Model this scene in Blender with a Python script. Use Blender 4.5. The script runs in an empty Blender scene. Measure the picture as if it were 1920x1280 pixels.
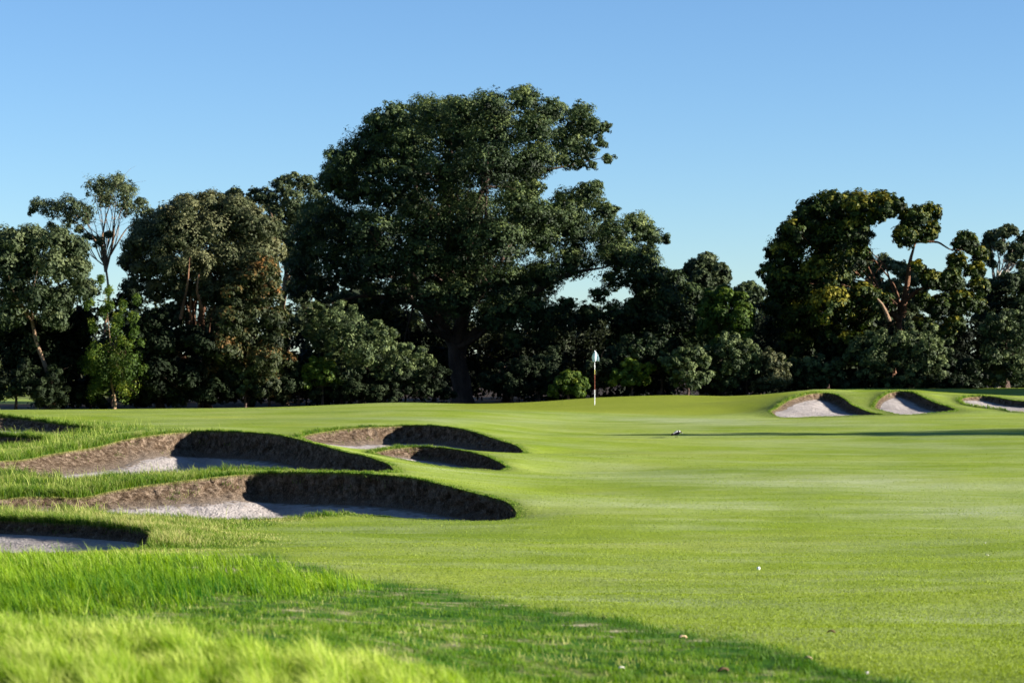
import bpy, math, random
import numpy as np
from mathutils import Vector, noise as mnoise
from mathutils.geometry import delaunay_2d_cdt

SC = bpy.context.scene
COL = SC.collection
R = math.radians
rng = np.random.default_rng(7)

# ------------------------------------------------------------------ camera, sky, sun, exposure
F = 4533.3          # focal length in photo pixels (85 mm on a 36 mm sensor, 1920 px wide)
H = 2.8             # eye height above the low ground
V0 = 660.0          # photo row of the horizon
cam_d = bpy.data.cameras.new('camera')
cam_d.lens = 85; cam_d.sensor_width = 36
cam_d.clip_start = 0.5; cam_d.clip_end = 9000
cam_d.dof.use_dof = True; cam_d.dof.focus_distance = 52; cam_d.dof.aperture_fstop = 3.2
cam = bpy.data.objects.new('camera', cam_d); COL.objects.link(cam)
cam.location = (0, 0, H); cam.rotation_euler = (R(90) + math.atan(20 / F), 0, 0)
SC.camera = cam

SUN_EL, SUN_AZ = 14.0, -8.0     # azimuth: degrees beyond the picture plane, from the right
world = bpy.data.worlds.new('World'); SC.world = world; world.use_nodes = True
wn, wl = world.node_tree.nodes, world.node_tree.links
sky = wn.new('ShaderNodeTexSky'); sky.sky_type = 'NISHITA'; sky.sun_disc = False
sky.sun_elevation = R(SUN_EL); sky.sun_rotation = R(90 - SUN_AZ)
sky.air_density = 0.8; sky.dust_density = 0.0; sky.ozone_density = 3.0; sky.altitude = 0
tnt = wn.new('ShaderNodeMix'); tnt.data_type = 'RGBA'; tnt.blend_type = 'MULTIPLY'; tnt.inputs[0].default_value = 1
tnt.inputs[7].default_value = (0.75, 0.862, 0.99, 1); wl.new(sky.outputs[0], tnt.inputs[6])
wl.new(tnt.outputs[2], wn['Background'].inputs[0]); wn['Background'].inputs[1].default_value = 0.05
sun_d = bpy.data.lights.new('sun', 'SUN'); sun_d.energy = 5.0; sun_d.angle = R(0.5); sun_d.color = (1.0, 0.93, 0.82)
sun = bpy.data.objects.new('sun', sun_d); COL.objects.link(sun)
sdir = Vector((math.cos(R(SUN_EL)) * math.cos(R(SUN_AZ)), math.cos(R(SUN_EL)) * math.sin(R(SUN_AZ)), math.sin(R(SUN_EL))))
sun.rotation_euler = sdir.to_track_quat('Z', 'Y').to_euler(); sun.location = (60, 10, 40)
vs = SC.view_settings
vs.view_transform = 'Standard'; vs.look = 'None'; vs.exposure = 1.93; vs.gamma = 1

# ------------------------------------------------------------------ helpers
def P(u, v, Y):
    return ((u - 960) / F * Y, Y, H - (v - V0) / F * Y)

def uv_of(x, y, z):
    return 960 + x / y * F, V0 + (H - z) / y * F

def mat(name):
    m = bpy.data.materials.new(name); m.use_nodes = True
    n, l = m.node_tree.nodes, m.node_tree.links
    b = n['Principled BSDF']; b.inputs['Roughness'].default_value = 0.8
    b.inputs['Specular IOR Level'].default_value = 0.2
    return m, n, l, b

def N(n, kind, **kw):
    o = n.new('ShaderNode' + kind)
    for k, v in kw.items():
        if k in o.inputs: o.inputs[k].default_value = v
        else: setattr(o, k, v)
    return o

def noise_node(n, l, scale, detail=3, rough=0.55, stretch=None, src=None):
    t = N(n, 'TexNoise'); t.inputs['Scale'].default_value = scale
    t.inputs['Detail'].default_value = detail; t.inputs['Roughness'].default_value = rough
    g = n.new('ShaderNodeNewGeometry')
    mp = n.new('ShaderNodeMapping'); l.new(g.outputs['Position'], mp.inputs[0])
    if stretch: mp.inputs['Scale'].default_value = stretch
    l.new(mp.outputs[0], t.inputs['Vector'])
    return t.outputs[0]

def ramp(n, l, fac, stops):
    r = n.new('ShaderNodeValToRGB'); l.new(fac, r.inputs[0])
    e = r.color_ramp.elements
    while len(e) < len(stops): e.new(0.5)
    for i, (p, c) in enumerate(stops):
        e[i].position = p; e[i].color = (*c, 1) if len(c) == 3 else c
    return r.outputs[0]

def mix(n, l, fac, a, b, blend='MIX'):
    m = n.new('ShaderNodeMix'); m.data_type = 'RGBA'; m.blend_type = blend
    for sock, val in ((m.inputs[0], fac), (m.inputs[6], a), (m.inputs[7], b)):
        if hasattr(val, 'is_linked'): l.new(val, sock)
        elif isinstance(val, tuple): sock.default_value = (*val, 1)
        else: sock.default_value = val
    return m.outputs[2]

def math_n(n, l, op, a, b=0.0, clamp=False):
    m = n.new('ShaderNodeMath'); m.operation = op; m.use_clamp = clamp
    for sock, val in ((m.inputs[0], a), (m.inputs[1], b)):
        if hasattr(val, 'is_linked'): l.new(val, sock)
        else: sock.default_value = val
    return m.outputs[0]

def attr(n, name):
    a = n.new('ShaderNodeAttribute'); a.attribute_name = name
    return a.outputs['Fac']

def bump(n, l, b, height, dist, strength=1.0):
    u = n.new('ShaderNodeBump'); u.inputs['Distance'].default_value = dist
    u.inputs['Strength'].default_value = strength
    l.new(height, u.inputs['Height']); l.new(u.outputs[0], b.inputs['Normal'])

def link(name, me, material, parent=None):
    o = bpy.data.objects.new(name, me); COL.objects.link(o)
    if material: me.materials.append(material)
    if parent: o.parent = parent
    return o

def np_mesh(name, V, faces, attrs=None, smooth=True):
    """faces: list of int arrays (n, k)."""
    me = bpy.data.meshes.new(name)
    V = np.ascontiguousarray(V, np.float32)
    me.vertices.add(len(V)); me.vertices.foreach_set('co', V.ravel())
    faces = [np.asarray(f, np.int32) for f in faces if len(f)]
    nl = sum(f.size for f in faces); nf = sum(len(f) for f in faces)
    me.loops.add(nl); me.loops.foreach_set('vertex_index', np.concatenate([f.ravel() for f in faces]))
    tot = np.concatenate([np.full(len(f), f.shape[1], np.int32) for f in faces])
    st = np.concatenate([[0], np.cumsum(tot)[:-1]]).astype(np.int32)
    me.polygons.add(nf); me.polygons.foreach_set('loop_start', st); me.polygons.foreach_set('loop_total', tot)
    me.polygons.foreach_set('use_smooth', np.full(nf, smooth, bool))
    for k, a in (attrs or {}).items():
        at = me.attributes.new(k, 'FLOAT', 'POINT'); at.data.foreach_set('value', np.asarray(a, np.float32))
    me.update(); me.validate()
    return me

def empty(name, loc):
    o = bpy.data.objects.new(name, None); COL.objects.link(o); o.location = loc; o.empty_display_size = 0.3
    return o

def tag(o, label=None, cat=None, group=None, kind=None):
    if label: o['label'] = label
    if cat: o['category'] = cat
    if group: o['group'] = group
    if kind: o['kind'] = kind
    return o

def vnoise(x, y, s, seed=0.0):
    """cheap smooth 2-D noise by summed sines, vectorised"""
    r = np.zeros_like(x); a = 1.0; t = 0
    g = np.random.default_rng(int(seed * 17 + 3))
    for o in range(4):
        for k in range(5):
            th = g.uniform(0, 2 * np.pi); ph = g.uniform(0, 2 * np.pi); f = (2 ** o) * g.uniform(0.7, 1.4) / s
            r = r + a * np.sin((x * np.cos(th) + y * np.sin(th)) * f * 6.283 + ph)
        t += a * 5 ** 0.5; a *= 0.55
    return r / t

def sstep(a, b, x):
    t = np.clip((x - a) / (b - a), 0, 1); return t * t * (3 - 2 * t)

# ------------------------------------------------------------------ bunkers: lip outline (photo column, row, distance, wall height, wall run, grass on lip)
BK = {
 'front': [(-120,940,44,.18,.25,.16),(0,934,44.5,.2,.3,.16),(80,929,44.8,.24,.35,.16),(150,931,45,.26,.5,.15),(200,921,45.5,.28,.6,.14),(250,912,46,.34,.7,.13),(300,905,46.4,.38,.75,.12),(367,897,46.9,.42,.7,.1),
   (433,890,47.5,.46,.45,.09),(483,887,48.0,.55,.22,.07),(563,886,47.6,.6,.15,.06),(647,887,47.1,.6,.15,.05),(730,891,46.6,.6,.15,.045),(780,897,46.2,.58,.15,.04),
   (833,909,45.5,.55,.15,.035),(880,921,44.8,.5,.15,.03),(923,932,44.1,.45,.15,.03),(950,940,43.4,.4,.15,.03),(964,952,42.8,.32,.12,.03),(970,966,42.3,.2,.1,.03),
   (947,974,41.8,.1,.1,.02),(880,976,41.5,.08,.1,.02),(813,974,41.5,.08,.1,.02),(747,970,41.9,.07,.1,.02),(680,964,42.4,.06,.1,.03),(640,963,42.4,.06,.1,.07),(597,967,42,.06,.1,.09),(547,972,41.6,.05,.1,.07),
   (480,975,41.2,.05,.1,.06),(400,977,41,.05,.1,.06),(333,976,41,.05,.1,.06),(267,974,41,.05,.1,.07),(200,969,41.2,.05,.1,.12),(83,966,41.3,.06,.1,.16),(-120,965,41.5,.06,.1,.16)],
 'middle': [(-150,868,53,.25,.6,.15),(0,863,54.5,.3,.95,.15),(50,859,55.5,.34,1.1,.15),(100,849,57,.42,1.2,.14),(183,836,59,.48,1.2,.12),(233,823,60.2,.46,.9,.1),(283,815,61,.5,.7,.08),(350,809,62,.62,.35,.06),
   (400,808,61.8,.66,.18,.05),(467,810,60.8,.66,.15,.04),(520,815,59.8,.66,.15,.035),(565,824,58.4,.64,.15,.03),(613,837,56.7,.6,.2,.03),(680,853,54.5,.5,.2,.03),(723,867,52.4,.4,.15,.03),(737,877,51.2,.3,.12,.03),
   (738,884,50.2,.15,.1,.05),(700,884,49.8,.1,.1,.05),(633,884,49.6,.08,.1,.05),(567,881,49.6,.06,.1,.05),(483,879,49.8,.06,.1,.07),(417,882,49.6,.06,.1,.12),(367,890,49,.05,.1,.12),(300,893,48.8,.05,.1,.12),
   (233,896,48.6,.05,.1,.13),(150,903,48.2,.05,.1,.14),(67,897,48.8,.06,.1,.15),(0,890,49.6,.06,.1,.15),(-150,885,50,.06,.1,.15)],
 'upper': [(563,822,66,.12,.7,.09),(580,813,67.5,.3,1.0,.09),(630,805,69,.42,1.1,.08),(670,801,69.5,.46,.9,.07),(713,799,69.9,.5,.6,.05),(763,797,70.2,.52,.18,.04),(813,797,69.5,.52,.15,.03),(863,803,68.6,.5,.2,.03),(907,815,67.5,.44,.2,.03),
   (947,828,65.6,.36,.2,.03),(973,838,64,.28,.15,.03),(983,847,62.8,.15,.1,.03),(963,851,62.2,.06,.1,.02),(880,846,62.5,.06,.1,.03),(830,840,63,.06,.1,.04),(763,838,63,.06,.1,.05),(713,842,62.7,.05,.1,.06),(680,848,62,.05,.1,.05),(640,843,62.6,.05,.1,.04),(590,831,64.3,.05,.2,.05)],
 'small': [(700,849,59.4,.08,.2,.06),(730,841,60.4,.2,.3,.07),(780,837,61,.32,.25,.07),(830,839,60.8,.36,.2,.04),(873,845,59.8,.36,.2,.03),(913,855,58.1,.32,.15,.03),(940,868,56.3,.22,.12,.03),(950,876,55.3,.12,.1,.03),(930,881,54.8,.05,.1,.02),
   (863,877,55.6,.05,.1,.02),(813,871,56.5,.05,.1,.02),(763,862,57.6,.05,.1,.02),(720,854,58.7,.05,.1,.02)],
 'far_left': [(-150,776,76,.38,.9,.1),(0,781,76,.38,.9,.1),(50,786,75.5,.34,.7,.1),(100,793,74.5,.28,.4,.1),(167,802,72.5,.22,.3,.1),(203,808,71,.1,.2,.12),(170,815,69.6,.05,.1,.2),(100,822,68.6,.05,.1,.2),(0,818,69,.05,.1,.15),(-150,815,69.2,.05,.1,.15)],
 'far_small': [(-100,816,67,.25,.25,.12),(0,817,67,.25,.25,.12),(67,822,66,.2,.25,.12),(92,829,65,.08,.15,.14),(60,837,63.6,.04,.1,.12),(0,840,63,.04,.1,.12),(-100,840,63,.04,.1,.12)],
 'near': [(-150,972,39.4,.21,.12,.1),(0,975,39.3,.21,.12,.1),(50,977,39.0,.21,.12,.1),(100,979,38.7,.21,.12,.1),(167,983,38.3,.21,.12,.09),(217,988,37.9,.2,.12,.08),(260,994,37.4,.18,.12,.06),(283,1003,36.7,.2,.12,.05),(291,1013,36,.14,.1,.04),
   (275,1024,35.2,.06,.1,.04),(233,1031,34.7,.04,.1,.03),(150,1036,34.4,.04,.1,.04),(0,1038,34.2,.04,.1,.05),(-150,1038,34.2,.04,.1,.05)],
 'right_one': [(1445,771,90,.05,.3,.03),(1459,762,92,.1,.5,.05),(1478,750,94,.16,.5,.08),(1507,740,96,.22,.4,.08),(1535,736,97,.3,.2,.06),(1560,738,97,.36,.2,.05),(1582,747,95.6,.36,.2,.05),(1605,762,93,.28,.2,.05),(1633,773,91,.12,.15,.05),
   (1655,777,90,.05,.1,.03),(1619,778,89.4,.05,.1,.02),(1549,780,88.8,.05,.1,.02),(1470,782,88.5,.05,.1,.02)],
 'right_two': [(1640,766,93.5,.05,.3,.05),(1645,752,95.5,.12,.3,.07),(1661,739,97.5,.2,.3,.08),(1684,733,98.5,.26,.2,.07),(1712,736,98,.34,.2,.07),(1740,749,96,.34,.2,.06),(1774,761,93.6,.24,.2,.06),(1790,770,92,.08,.1,.06),(1731,775,90.5,.05,.1,.03),(1690,777,90.2,.05,.1,.03),(1665,772,91.8,.05,.1,.03)],
 'right_three': [(1800,750,98,.06,.2,.09),(1813,744,99.5,.15,.2,.06),(1844,742,100,.22,.2,.05),(1872,745,99.5,.26,.2,.04),(1900,750,98.5,.26,.2,.04),(1940,754,97.5,.22,.2,.04),(2000,762,96,.1,.1,.04),(1980,772,92.8,.05,.1,.03),(1900,772,92.6,.05,.1,.06),(1880,768,93.5,.05,.1,.08),(1840,764,94.6,.05,.1,.1),(1810,758,96,.05,.1,.1)],
}
def spline_closed(pts, sub):
    A = np.array(pts, float); n = len(A); out = []
    for i in range(n):
        p0, p1, p2, p3 = A[i - 1], A[i], A[(i + 1) % n], A[(i + 2) % n]
        for k in range(sub):
            t = k / sub
            out.append(0.5 * (2 * p1 + (p2 - p0) * t + (2 * p0 - 5 * p1 + 4 * p2 - p3) * t * t + (3 * p1 - p0 - 3 * p2 + p3) * t ** 3))
    return np.array(out)

# ------------------------------------------------------------------ terrain from scattered heights
ctrl = []
for pts in BK.values():
    for (u, v, Y, *_r) in pts: ctrl.append(P(u, v, Y))
N_LIP = len(ctrl)
def row(us, prof):
    for u in us:
        for v, Y in prof: ctrl.append(P(u, v, Y))
row((1000, 1300, 1600, 1950, 2500), [(1420, 13), (1280, 17), (1180, 21.5), (1100, 27), (1030, 34), (970, 41.5), (920, 49), (880, 56), (850, 63)])
row((1000, 1150, 1300), [(822, 72), (803, 79)])
row((1600,), [(819, 72), (799, 79)])
row((1950, 2500), [(815, 72), (796, 79)])
row((1100, 1250, 1400), [(786, 86), (771, 92)])
row((1500, 1700, 1900, 2500), [(785, 86)])
row((700,), [(1280, 15.5), (1180, 20), (1100, 26.5), (1040, 33), (1000, 38)])
row((400, 550), [(1280, 14.6), (1180, 18.3), (1110, 24.8), (1050, 31.5), (1000, 38)])
row((150, -150, -500, -1200), [(1280, 14), (1180, 17), (1110, 24), (1062, 29.5)])
row((-1200, -700), [(970, 41), (930, 45), (880, 53), (830, 66), (790, 80)])
ctrl += [P(1000, 850, 62), P(850, 786, 77), P(650, 788, 77), P(450, 800, 72), P(320, 803, 68), P(500, 785, 80), P(300, 790, 78), P(150, 797, 78)]
ctrl += [P(760, 771, 87), P(550, 774, 88), P(300, 777, 88), P(100, 778, 86), P(-200, 778, 86), P(940, 772, 88)]
for u, v in ((-300, 768), (0, 768), (150, 768), (300, 766), (400, 765), (500, 764), (620, 759), (690, 756), (760, 755), (900, 757), (1000, 753), (1115, 745), (1250, 741), (1330, 742), (1420, 744)):
    ctrl.append(P(u, v, 106))
    x, y, z = P(u, v, 106); ctrl.append((x * 1.05, 112, z - 0.22)); ctrl.append((x * 1.12, 122, z - 0.5))
ctrl += [P(1115, 759, 99), P(1250, 757, 98), P(1000, 765, 98), P(1400, 752, 99), P(850, 765, 97), P(600, 768, 96)]
for u in (1600, 1800, 2000, 2500): ctrl += [P(u, 728, 112), P(u, 729, 120)]
ctrl += [P(1510, 732, 112), P(1450, 738, 111), P(1540, 729, 104), P(1640, 738, 103), P(1700, 731, 105), P(1790, 738, 104), P(1900, 741, 106)]
ctrl += [P(-40, 750, 165), P(20, 750, 165), P(-200, 750, 165), P(20, 738, 215), P(-200, 738, 215)]
C = np.array(ctrl); c2 = 0.7 ** 2
def phi(ax, ay, bx, by): return np.sqrt((ax[:, None] - bx[None]) ** 2 + (ay[:, None] - by[None]) ** 2 + c2)
A_ = phi(C[:, 0], C[:, 1], C[:, 0], C[:, 1]) + np.eye(len(C)) * -1e-3
Wt = np.linalg.solve(np.block([[A_, np.ones((len(C), 1))], [np.ones((1, len(C))), np.zeros((1, 1))]]), np.concatenate([C[:, 2], [0]]))
LIPS = {k: spline_closed([(*P(u, v, Y)[:2], h, run, g) for u, v, Y, h, run, g in p], 14) for k, p in BK.items()}
ALL_LIP = np.concatenate([l[::3, :2] for l in LIPS.values()])
def lip_dist(x, y):
    d = np.full(len(x), 1e9)
    for s in range(0, len(x), 20000):
        d[s:s + 20000] = np.sqrt(((x[s:s + 20000, None] - ALL_LIP[None, :, 0]) ** 2 + (y[s:s + 20000, None] - ALL_LIP[None, :, 1]) ** 2).min(1))
    return d
def terrain(x, y, rough=True):
    x = np.asarray(x, float); y = np.asarray(y, float)
    z = np.empty(len(x))
    for s in range(0, len(x), 20000):
        z[s:s + 20000] = phi(x[s:s + 20000], y[s:s + 20000], C[:, 0], C[:, 1]) @ Wt[:-1] + Wt[-1]
    far = np.maximum(sstep(150, 260, y), np.maximum(sstep(40, 80, np.abs(x)), sstep(10, 4, y)))
    z = z * (1 - far) + (-0.6 * sstep(100, 200, y)) * far
    if rough:
        k = sstep(0.3, 3.5, lip_dist(x, y)) * (1 - far)
        z = z + k * (0.055 * vnoise(x, y * 1.6, 11.0, 1) + 0.008 * vnoise(x, y, 2.2, 2)) * (1 - 0.7 * sstep(88, 98, y))
    return z

def in_poly(x, y, poly):
    inside = np.zeros(len(x), bool); n = len(poly); j = n - 1
    for i in range(n):
        xi, yi, xj, yj = poly[i][0], poly[i][1], poly[j][0], poly[j][1]
        c = ((yi > y) != (yj > y)) & (x < (xj - xi) * (y - yi) / (yj - yi + 1e-12) + xi)
        inside ^= c; j = i
    return inside

# ground points: fan of rows and columns, fine near the camera
gp = []
Yr = 7.0
while Yr < 170:
    step = Yr * 0.0062 if Yr < 115 else Yr * 0.02
    xs = np.arange(-0.34 * Yr - 3, 0.34 * Yr + 3, max(0.16, Yr * 0.0075) if Yr < 115 else Yr * 0.02)
    xs = xs + rng.uniform(-0.3, 0.3, len(xs)) * step
    gp.append(np.stack([xs, np.full(len(xs), Yr) + rng.uniform(-0.25, 0.25, len(xs)) * step], 1))
    Yr += step
for lip in LIPS.values():                               # fine ring just outside each lip
    cen = lip[:, :2].mean(0); t = np.roll(lip[:, :2], -1, 0) - np.roll(lip[:, :2], 1, 0)
    nrm = np.stack([t[:, 1], -t[:, 0]], 1) / np.linalg.norm(t, axis=1)[:, None]
    if in_poly(*(lip[:1, :2] + nrm[:1] * 0.05).T, lip)[0]: nrm = -nrm
    for off in (0.12, 0.3, 0.6): gp.append(lip[::2, :2] + nrm[::2] * off)
for rr in (60, 90, 130, 200, 320, 600, 1200, 2500, 5000):
    th = np.linspace(0, 2 * np.pi, 28, endpoint=False) + 0.1 * rr
    q = np.stack([np.cos(th) * rr, np.sin(th) * rr], 1)
    keep = ~((q[:, 1] > 5) & (q[:, 1] < 172) & (np.abs(q[:, 0]) < 0.36 * q[:, 1] + 4))
    gp.append(q[keep])
gp = np.concatenate(gp)
bad = np.zeros(len(gp), bool)
for lip in LIPS.values():
    bad |= in_poly(gp[:, 0], gp[:, 1], lip)
gp = gp[~bad]
gp = gp[lip_dist(gp[:, 0], gp[:, 1]) > 0.05]
pts = [Vector(p) for p in gp]; edges = []
for lip in LIPS.values():
    s = len(pts); pts += [Vector(p[:2]) for p in lip]
    edges += [(s + i, s + (i + 1) % len(lip)) for i in range(len(lip))]
vo, eo, fo, *_x = delaunay_2d_cdt(pts, edges, [], 0, 1e-5)
GV = np.array([tuple(v) for v in vo]); GF = np.array([f for f in fo if len(f) == 3])
cx = GV[GF].mean(1); hole = np.zeros(len(GF), bool)
for lip in LIPS.values(): hole |= in_poly(cx[:, 0], cx[:, 1], lip)
GF = GF[~hole]
GZ = terrain(GV[:, 0], GV[:, 1])
gx, gy = GV[:, 0], GV[:, 1]
gu, gv = uv_of(gx, np.maximum(gy, 3), GZ)

def edge_v(u):        # photo row of the border between mown fairway and foreground rough
    return np.interp(u, [0, 500, 700, 800, 980, 1200, 1450, 1650, 1900], [1035, 1040, 1085, 1097, 1132, 1166, 1216, 1268, 1335])
def rough_mask(x, y, z):
    u, v = uv_of(x, np.maximum(y, 3), z)
    wob = 3 * np.sin(u * 0.021) + 3 * np.sin(u * 0.057 + 1)
    return sstep(-8, 10, v - edge_v(u) - wob) * (y > 3) + (y <= 3)
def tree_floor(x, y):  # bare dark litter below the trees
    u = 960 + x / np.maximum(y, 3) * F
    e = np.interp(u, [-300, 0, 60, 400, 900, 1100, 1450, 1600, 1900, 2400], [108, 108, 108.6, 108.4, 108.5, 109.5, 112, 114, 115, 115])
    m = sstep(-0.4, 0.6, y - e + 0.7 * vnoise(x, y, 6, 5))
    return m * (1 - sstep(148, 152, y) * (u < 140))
m_rough = rough_mask(gx, gy, GZ)
# longer, strawier grass on the shoulders between the left-hand bunkers
def shoulder(x, y, z):
    u, v = uv_of(x, np.maximum(y, 3), z)
    d = lip_dist(x, y)
    left = sstep(620, 420, u) * (y > 34) * (y < 82)
    return np.clip(sstep(2.2, 0.4, d) * left + sstep(0.45, 0.1, d) * 0.8 * (y < 90) + sstep(1.2, 0.2, d) * (y > 88), 0, 1)
m_sh = shoulder(gx, gy, GZ)
def green_mask(x, y):
    u = 960 + x / np.maximum(y, 3) * F
    return sstep(90.5, 92.0, y + 1.5 * np.sin(u * 0.006)) * sstep(800, 900, u) * sstep(1520, 1440, u) * (y < 108)
m_green = green_mask(gx, gy)
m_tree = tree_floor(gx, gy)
def sheen_mask(u, v):   # silvery sheen of the fairway, painted as soft pale bands
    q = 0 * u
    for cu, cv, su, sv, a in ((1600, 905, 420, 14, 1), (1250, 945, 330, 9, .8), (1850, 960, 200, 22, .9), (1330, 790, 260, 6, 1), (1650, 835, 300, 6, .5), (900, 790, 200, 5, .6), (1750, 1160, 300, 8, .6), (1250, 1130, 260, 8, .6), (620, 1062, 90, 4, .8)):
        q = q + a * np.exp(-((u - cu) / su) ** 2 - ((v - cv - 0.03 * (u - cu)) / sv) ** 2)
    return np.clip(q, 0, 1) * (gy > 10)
m_sheen = sheen_mask(gu, gv)

# ---- ground material
gm, n, l, b = mat('mown turf')
big = noise_node(n, l, 0.13, 4, 0.6, (1.0, 1.7, 1.0))
med = noise_node(n, l, 0.8, 5, 0.68, (0.35, 1.0, 1.0))
fine = noise_node(n, l, 16, 3, 0.8)
grain = noise_node(n, l, 60, 2, 0.8)
fair = ramp(n, l, big, [(0.3, (0.135, 0.200, 0.012)), (0.5, (0.190, 0.255, 0.022)), (0.7, (0.25, 0.295, 0.048))])
fair = mix(n, l, math_n(n, l, 'MULTIPLY', ramp(n, l, med, [(0.44, (0, 0, 0)), (0.72, (1, 1, 1))]), 0.6), fair, (0.31, 0.35, 0.16))
grn = ramp(n, l, big, [(0.3, (0.185, 0.23, 0.018)), (0.7, (0.225, 0.26, 0.032))])
fair = mix(n, l, math_n(n, l, 'MULTIPLY', attr(n, 'dry'), ramp(n, l, med, [(0.3, (.25, .25, .25)), (0.6, (.85, .85, .85))])), fair, (0.33, 0.37, 0.19))  # mixes the painted pale sheen into the turf colour
col = mix(n, l, attr(n, 'green'), fair, grn)
sh = ramp(n, l, fine, [(0.3, (0.06, 0.10, 0.012)), (0.55, (0.13, 0.17, 0.03)), (0.75, (0.26, 0.25, 0.09))])
col = mix(n, l, attr(n, 'shoulder'), col, sh)
med2 = noise_node(n, l, 1.6, 5, 0.7)
rg = ramp(n, l, med2, [(0.33, (0.015, 0.06, 0.003)), (0.48, (0.04, 0.11, 0.006)), (0.58, (0.14, 0.16, 0.05)), (0.66, (0.36, 0.32, 0.2))])
col = mix(n, l, attr(n, 'rough'), col, rg)
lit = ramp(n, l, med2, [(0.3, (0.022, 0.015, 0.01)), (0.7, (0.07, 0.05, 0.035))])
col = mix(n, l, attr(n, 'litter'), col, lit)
spk = ramp(n, l, grain, [(0.3, (0.62, 0.66, 0.6)), (0.5, (1, 1, 1)), (0.72, (1.35, 1.3, 1.25))])
spk2 = ramp(n, l, fine, [(0.3, (0.78, 0.8, 0.75)), (0.5, (1, 1, 1)), (0.7, (1.2, 1.18, 1.2))])
col = mix(n, l, 1.0, mix(n, l, 1.0, col, spk, 'MULTIPLY'), spk2, 'MULTIPLY')
l.new(col, b.inputs['Base Color']); b.inputs['Roughness'].default_value = 0.75
b.inputs['Specular IOR Level'].default_value = 0.06
hh = math_n(n, l, 'ADD', fine, math_n(n, l, 'MULTIPLY', grain, 0.35))
bump(n, l, b, hh, 0.018, 0.7)
gme = np_mesh('ground', np.column_stack([GV, GZ]), [GF], {'rough': m_rough, 'shoulder': m_sh, 'green': m_green, 'litter': m_tree, 'dry': m_sheen})  # the dry attribute stores the painted sheen bands
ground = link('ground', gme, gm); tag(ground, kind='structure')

# ---- bunkers: earth wall and sand floor
wm, n, l, b = mat('turf-stacked earth wall')
a = noise_node(n, l, 7, 5, 0.75, (1, 1, 0.6)); f2 = noise_node(n, l, 38, 4, 0.8, (1, 1, 0.35))
c = ramp(n, l, a, [(0.34, (0.028, 0.018, 0.011)), (0.48, (0.1, 0.07, 0.047)), (0.64, (0.25, 0.19, 0.14))])
c = mix(n, l, math_n(n, l, 'MULTIPLY', attr(n, 'toe'), 0.75), c, (0.16, 0.13, 0.105))
gtop = ramp(n, l, f2, [(0.35, (0.03, 0.05, 0.008)), (0.65, (0.16, 0.17, 0.04))])
c = mix(n, l, attr(n, 'sod'), c, gtop)
c = mix(n, l, 1.0, c, ramp(n, l, f2, [(0.3, (0.45, 0.42, 0.4)), (0.52, (1, 1, 1)), (0.7, (1.6, 1.55, 1.5))]), 'MULTIPLY')
l.new(c, b.inputs['Base Color']); b.inputs['Roughness'].default_value = 1; b.inputs['Specular IOR Level'].default_value = 0
bump(n, l, b, math_n(n, l, 'ADD', a, f2), 0.05, 1.0)
sm, n, l, b = mat('bunker sand')
a = noise_node(n, l, 1.6, 5, 0.6); f2 = noise_node(n, l, 20, 4, 0.7); f3 = noise_node(n, l, 5, 3, 0.6)
c = ramp(n, l, a, [(0.3, (0.25, 0.222, 0.208)), (0.7, (0.35, 0.32, 0.303))])
c = mix(n, l, ramp(n, l, f3, [(0.62, (0, 0, 0)), (0.75, (0.6, 0.6, 0.6))]), c, (0.25, 0.19, 0.15))
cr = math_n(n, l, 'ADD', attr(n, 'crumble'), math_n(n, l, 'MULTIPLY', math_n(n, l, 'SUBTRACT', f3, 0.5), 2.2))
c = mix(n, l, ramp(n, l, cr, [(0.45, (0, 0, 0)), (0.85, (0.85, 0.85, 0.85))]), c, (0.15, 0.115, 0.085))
c = mix(n, l, 1.0, c, ramp(n, l, f2, [(0.25, (0.7, 0.68, 0.66)), (0.5, (1, 1, 1)), (0.8, (1.15, 1.15, 1.15))]), 'MULTIPLY')
l.new(c, b.inputs['Base Color']); b.inputs['Roughness'].default_value = 1; b.inputs['Specular IOR Level'].default_value = 0
bump(n, l, b, math_n(n, l, 'ADD', f2, math_n(n, l, 'MULTIPLY', f3, 2.0)), 0.04, 0.9)

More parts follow.
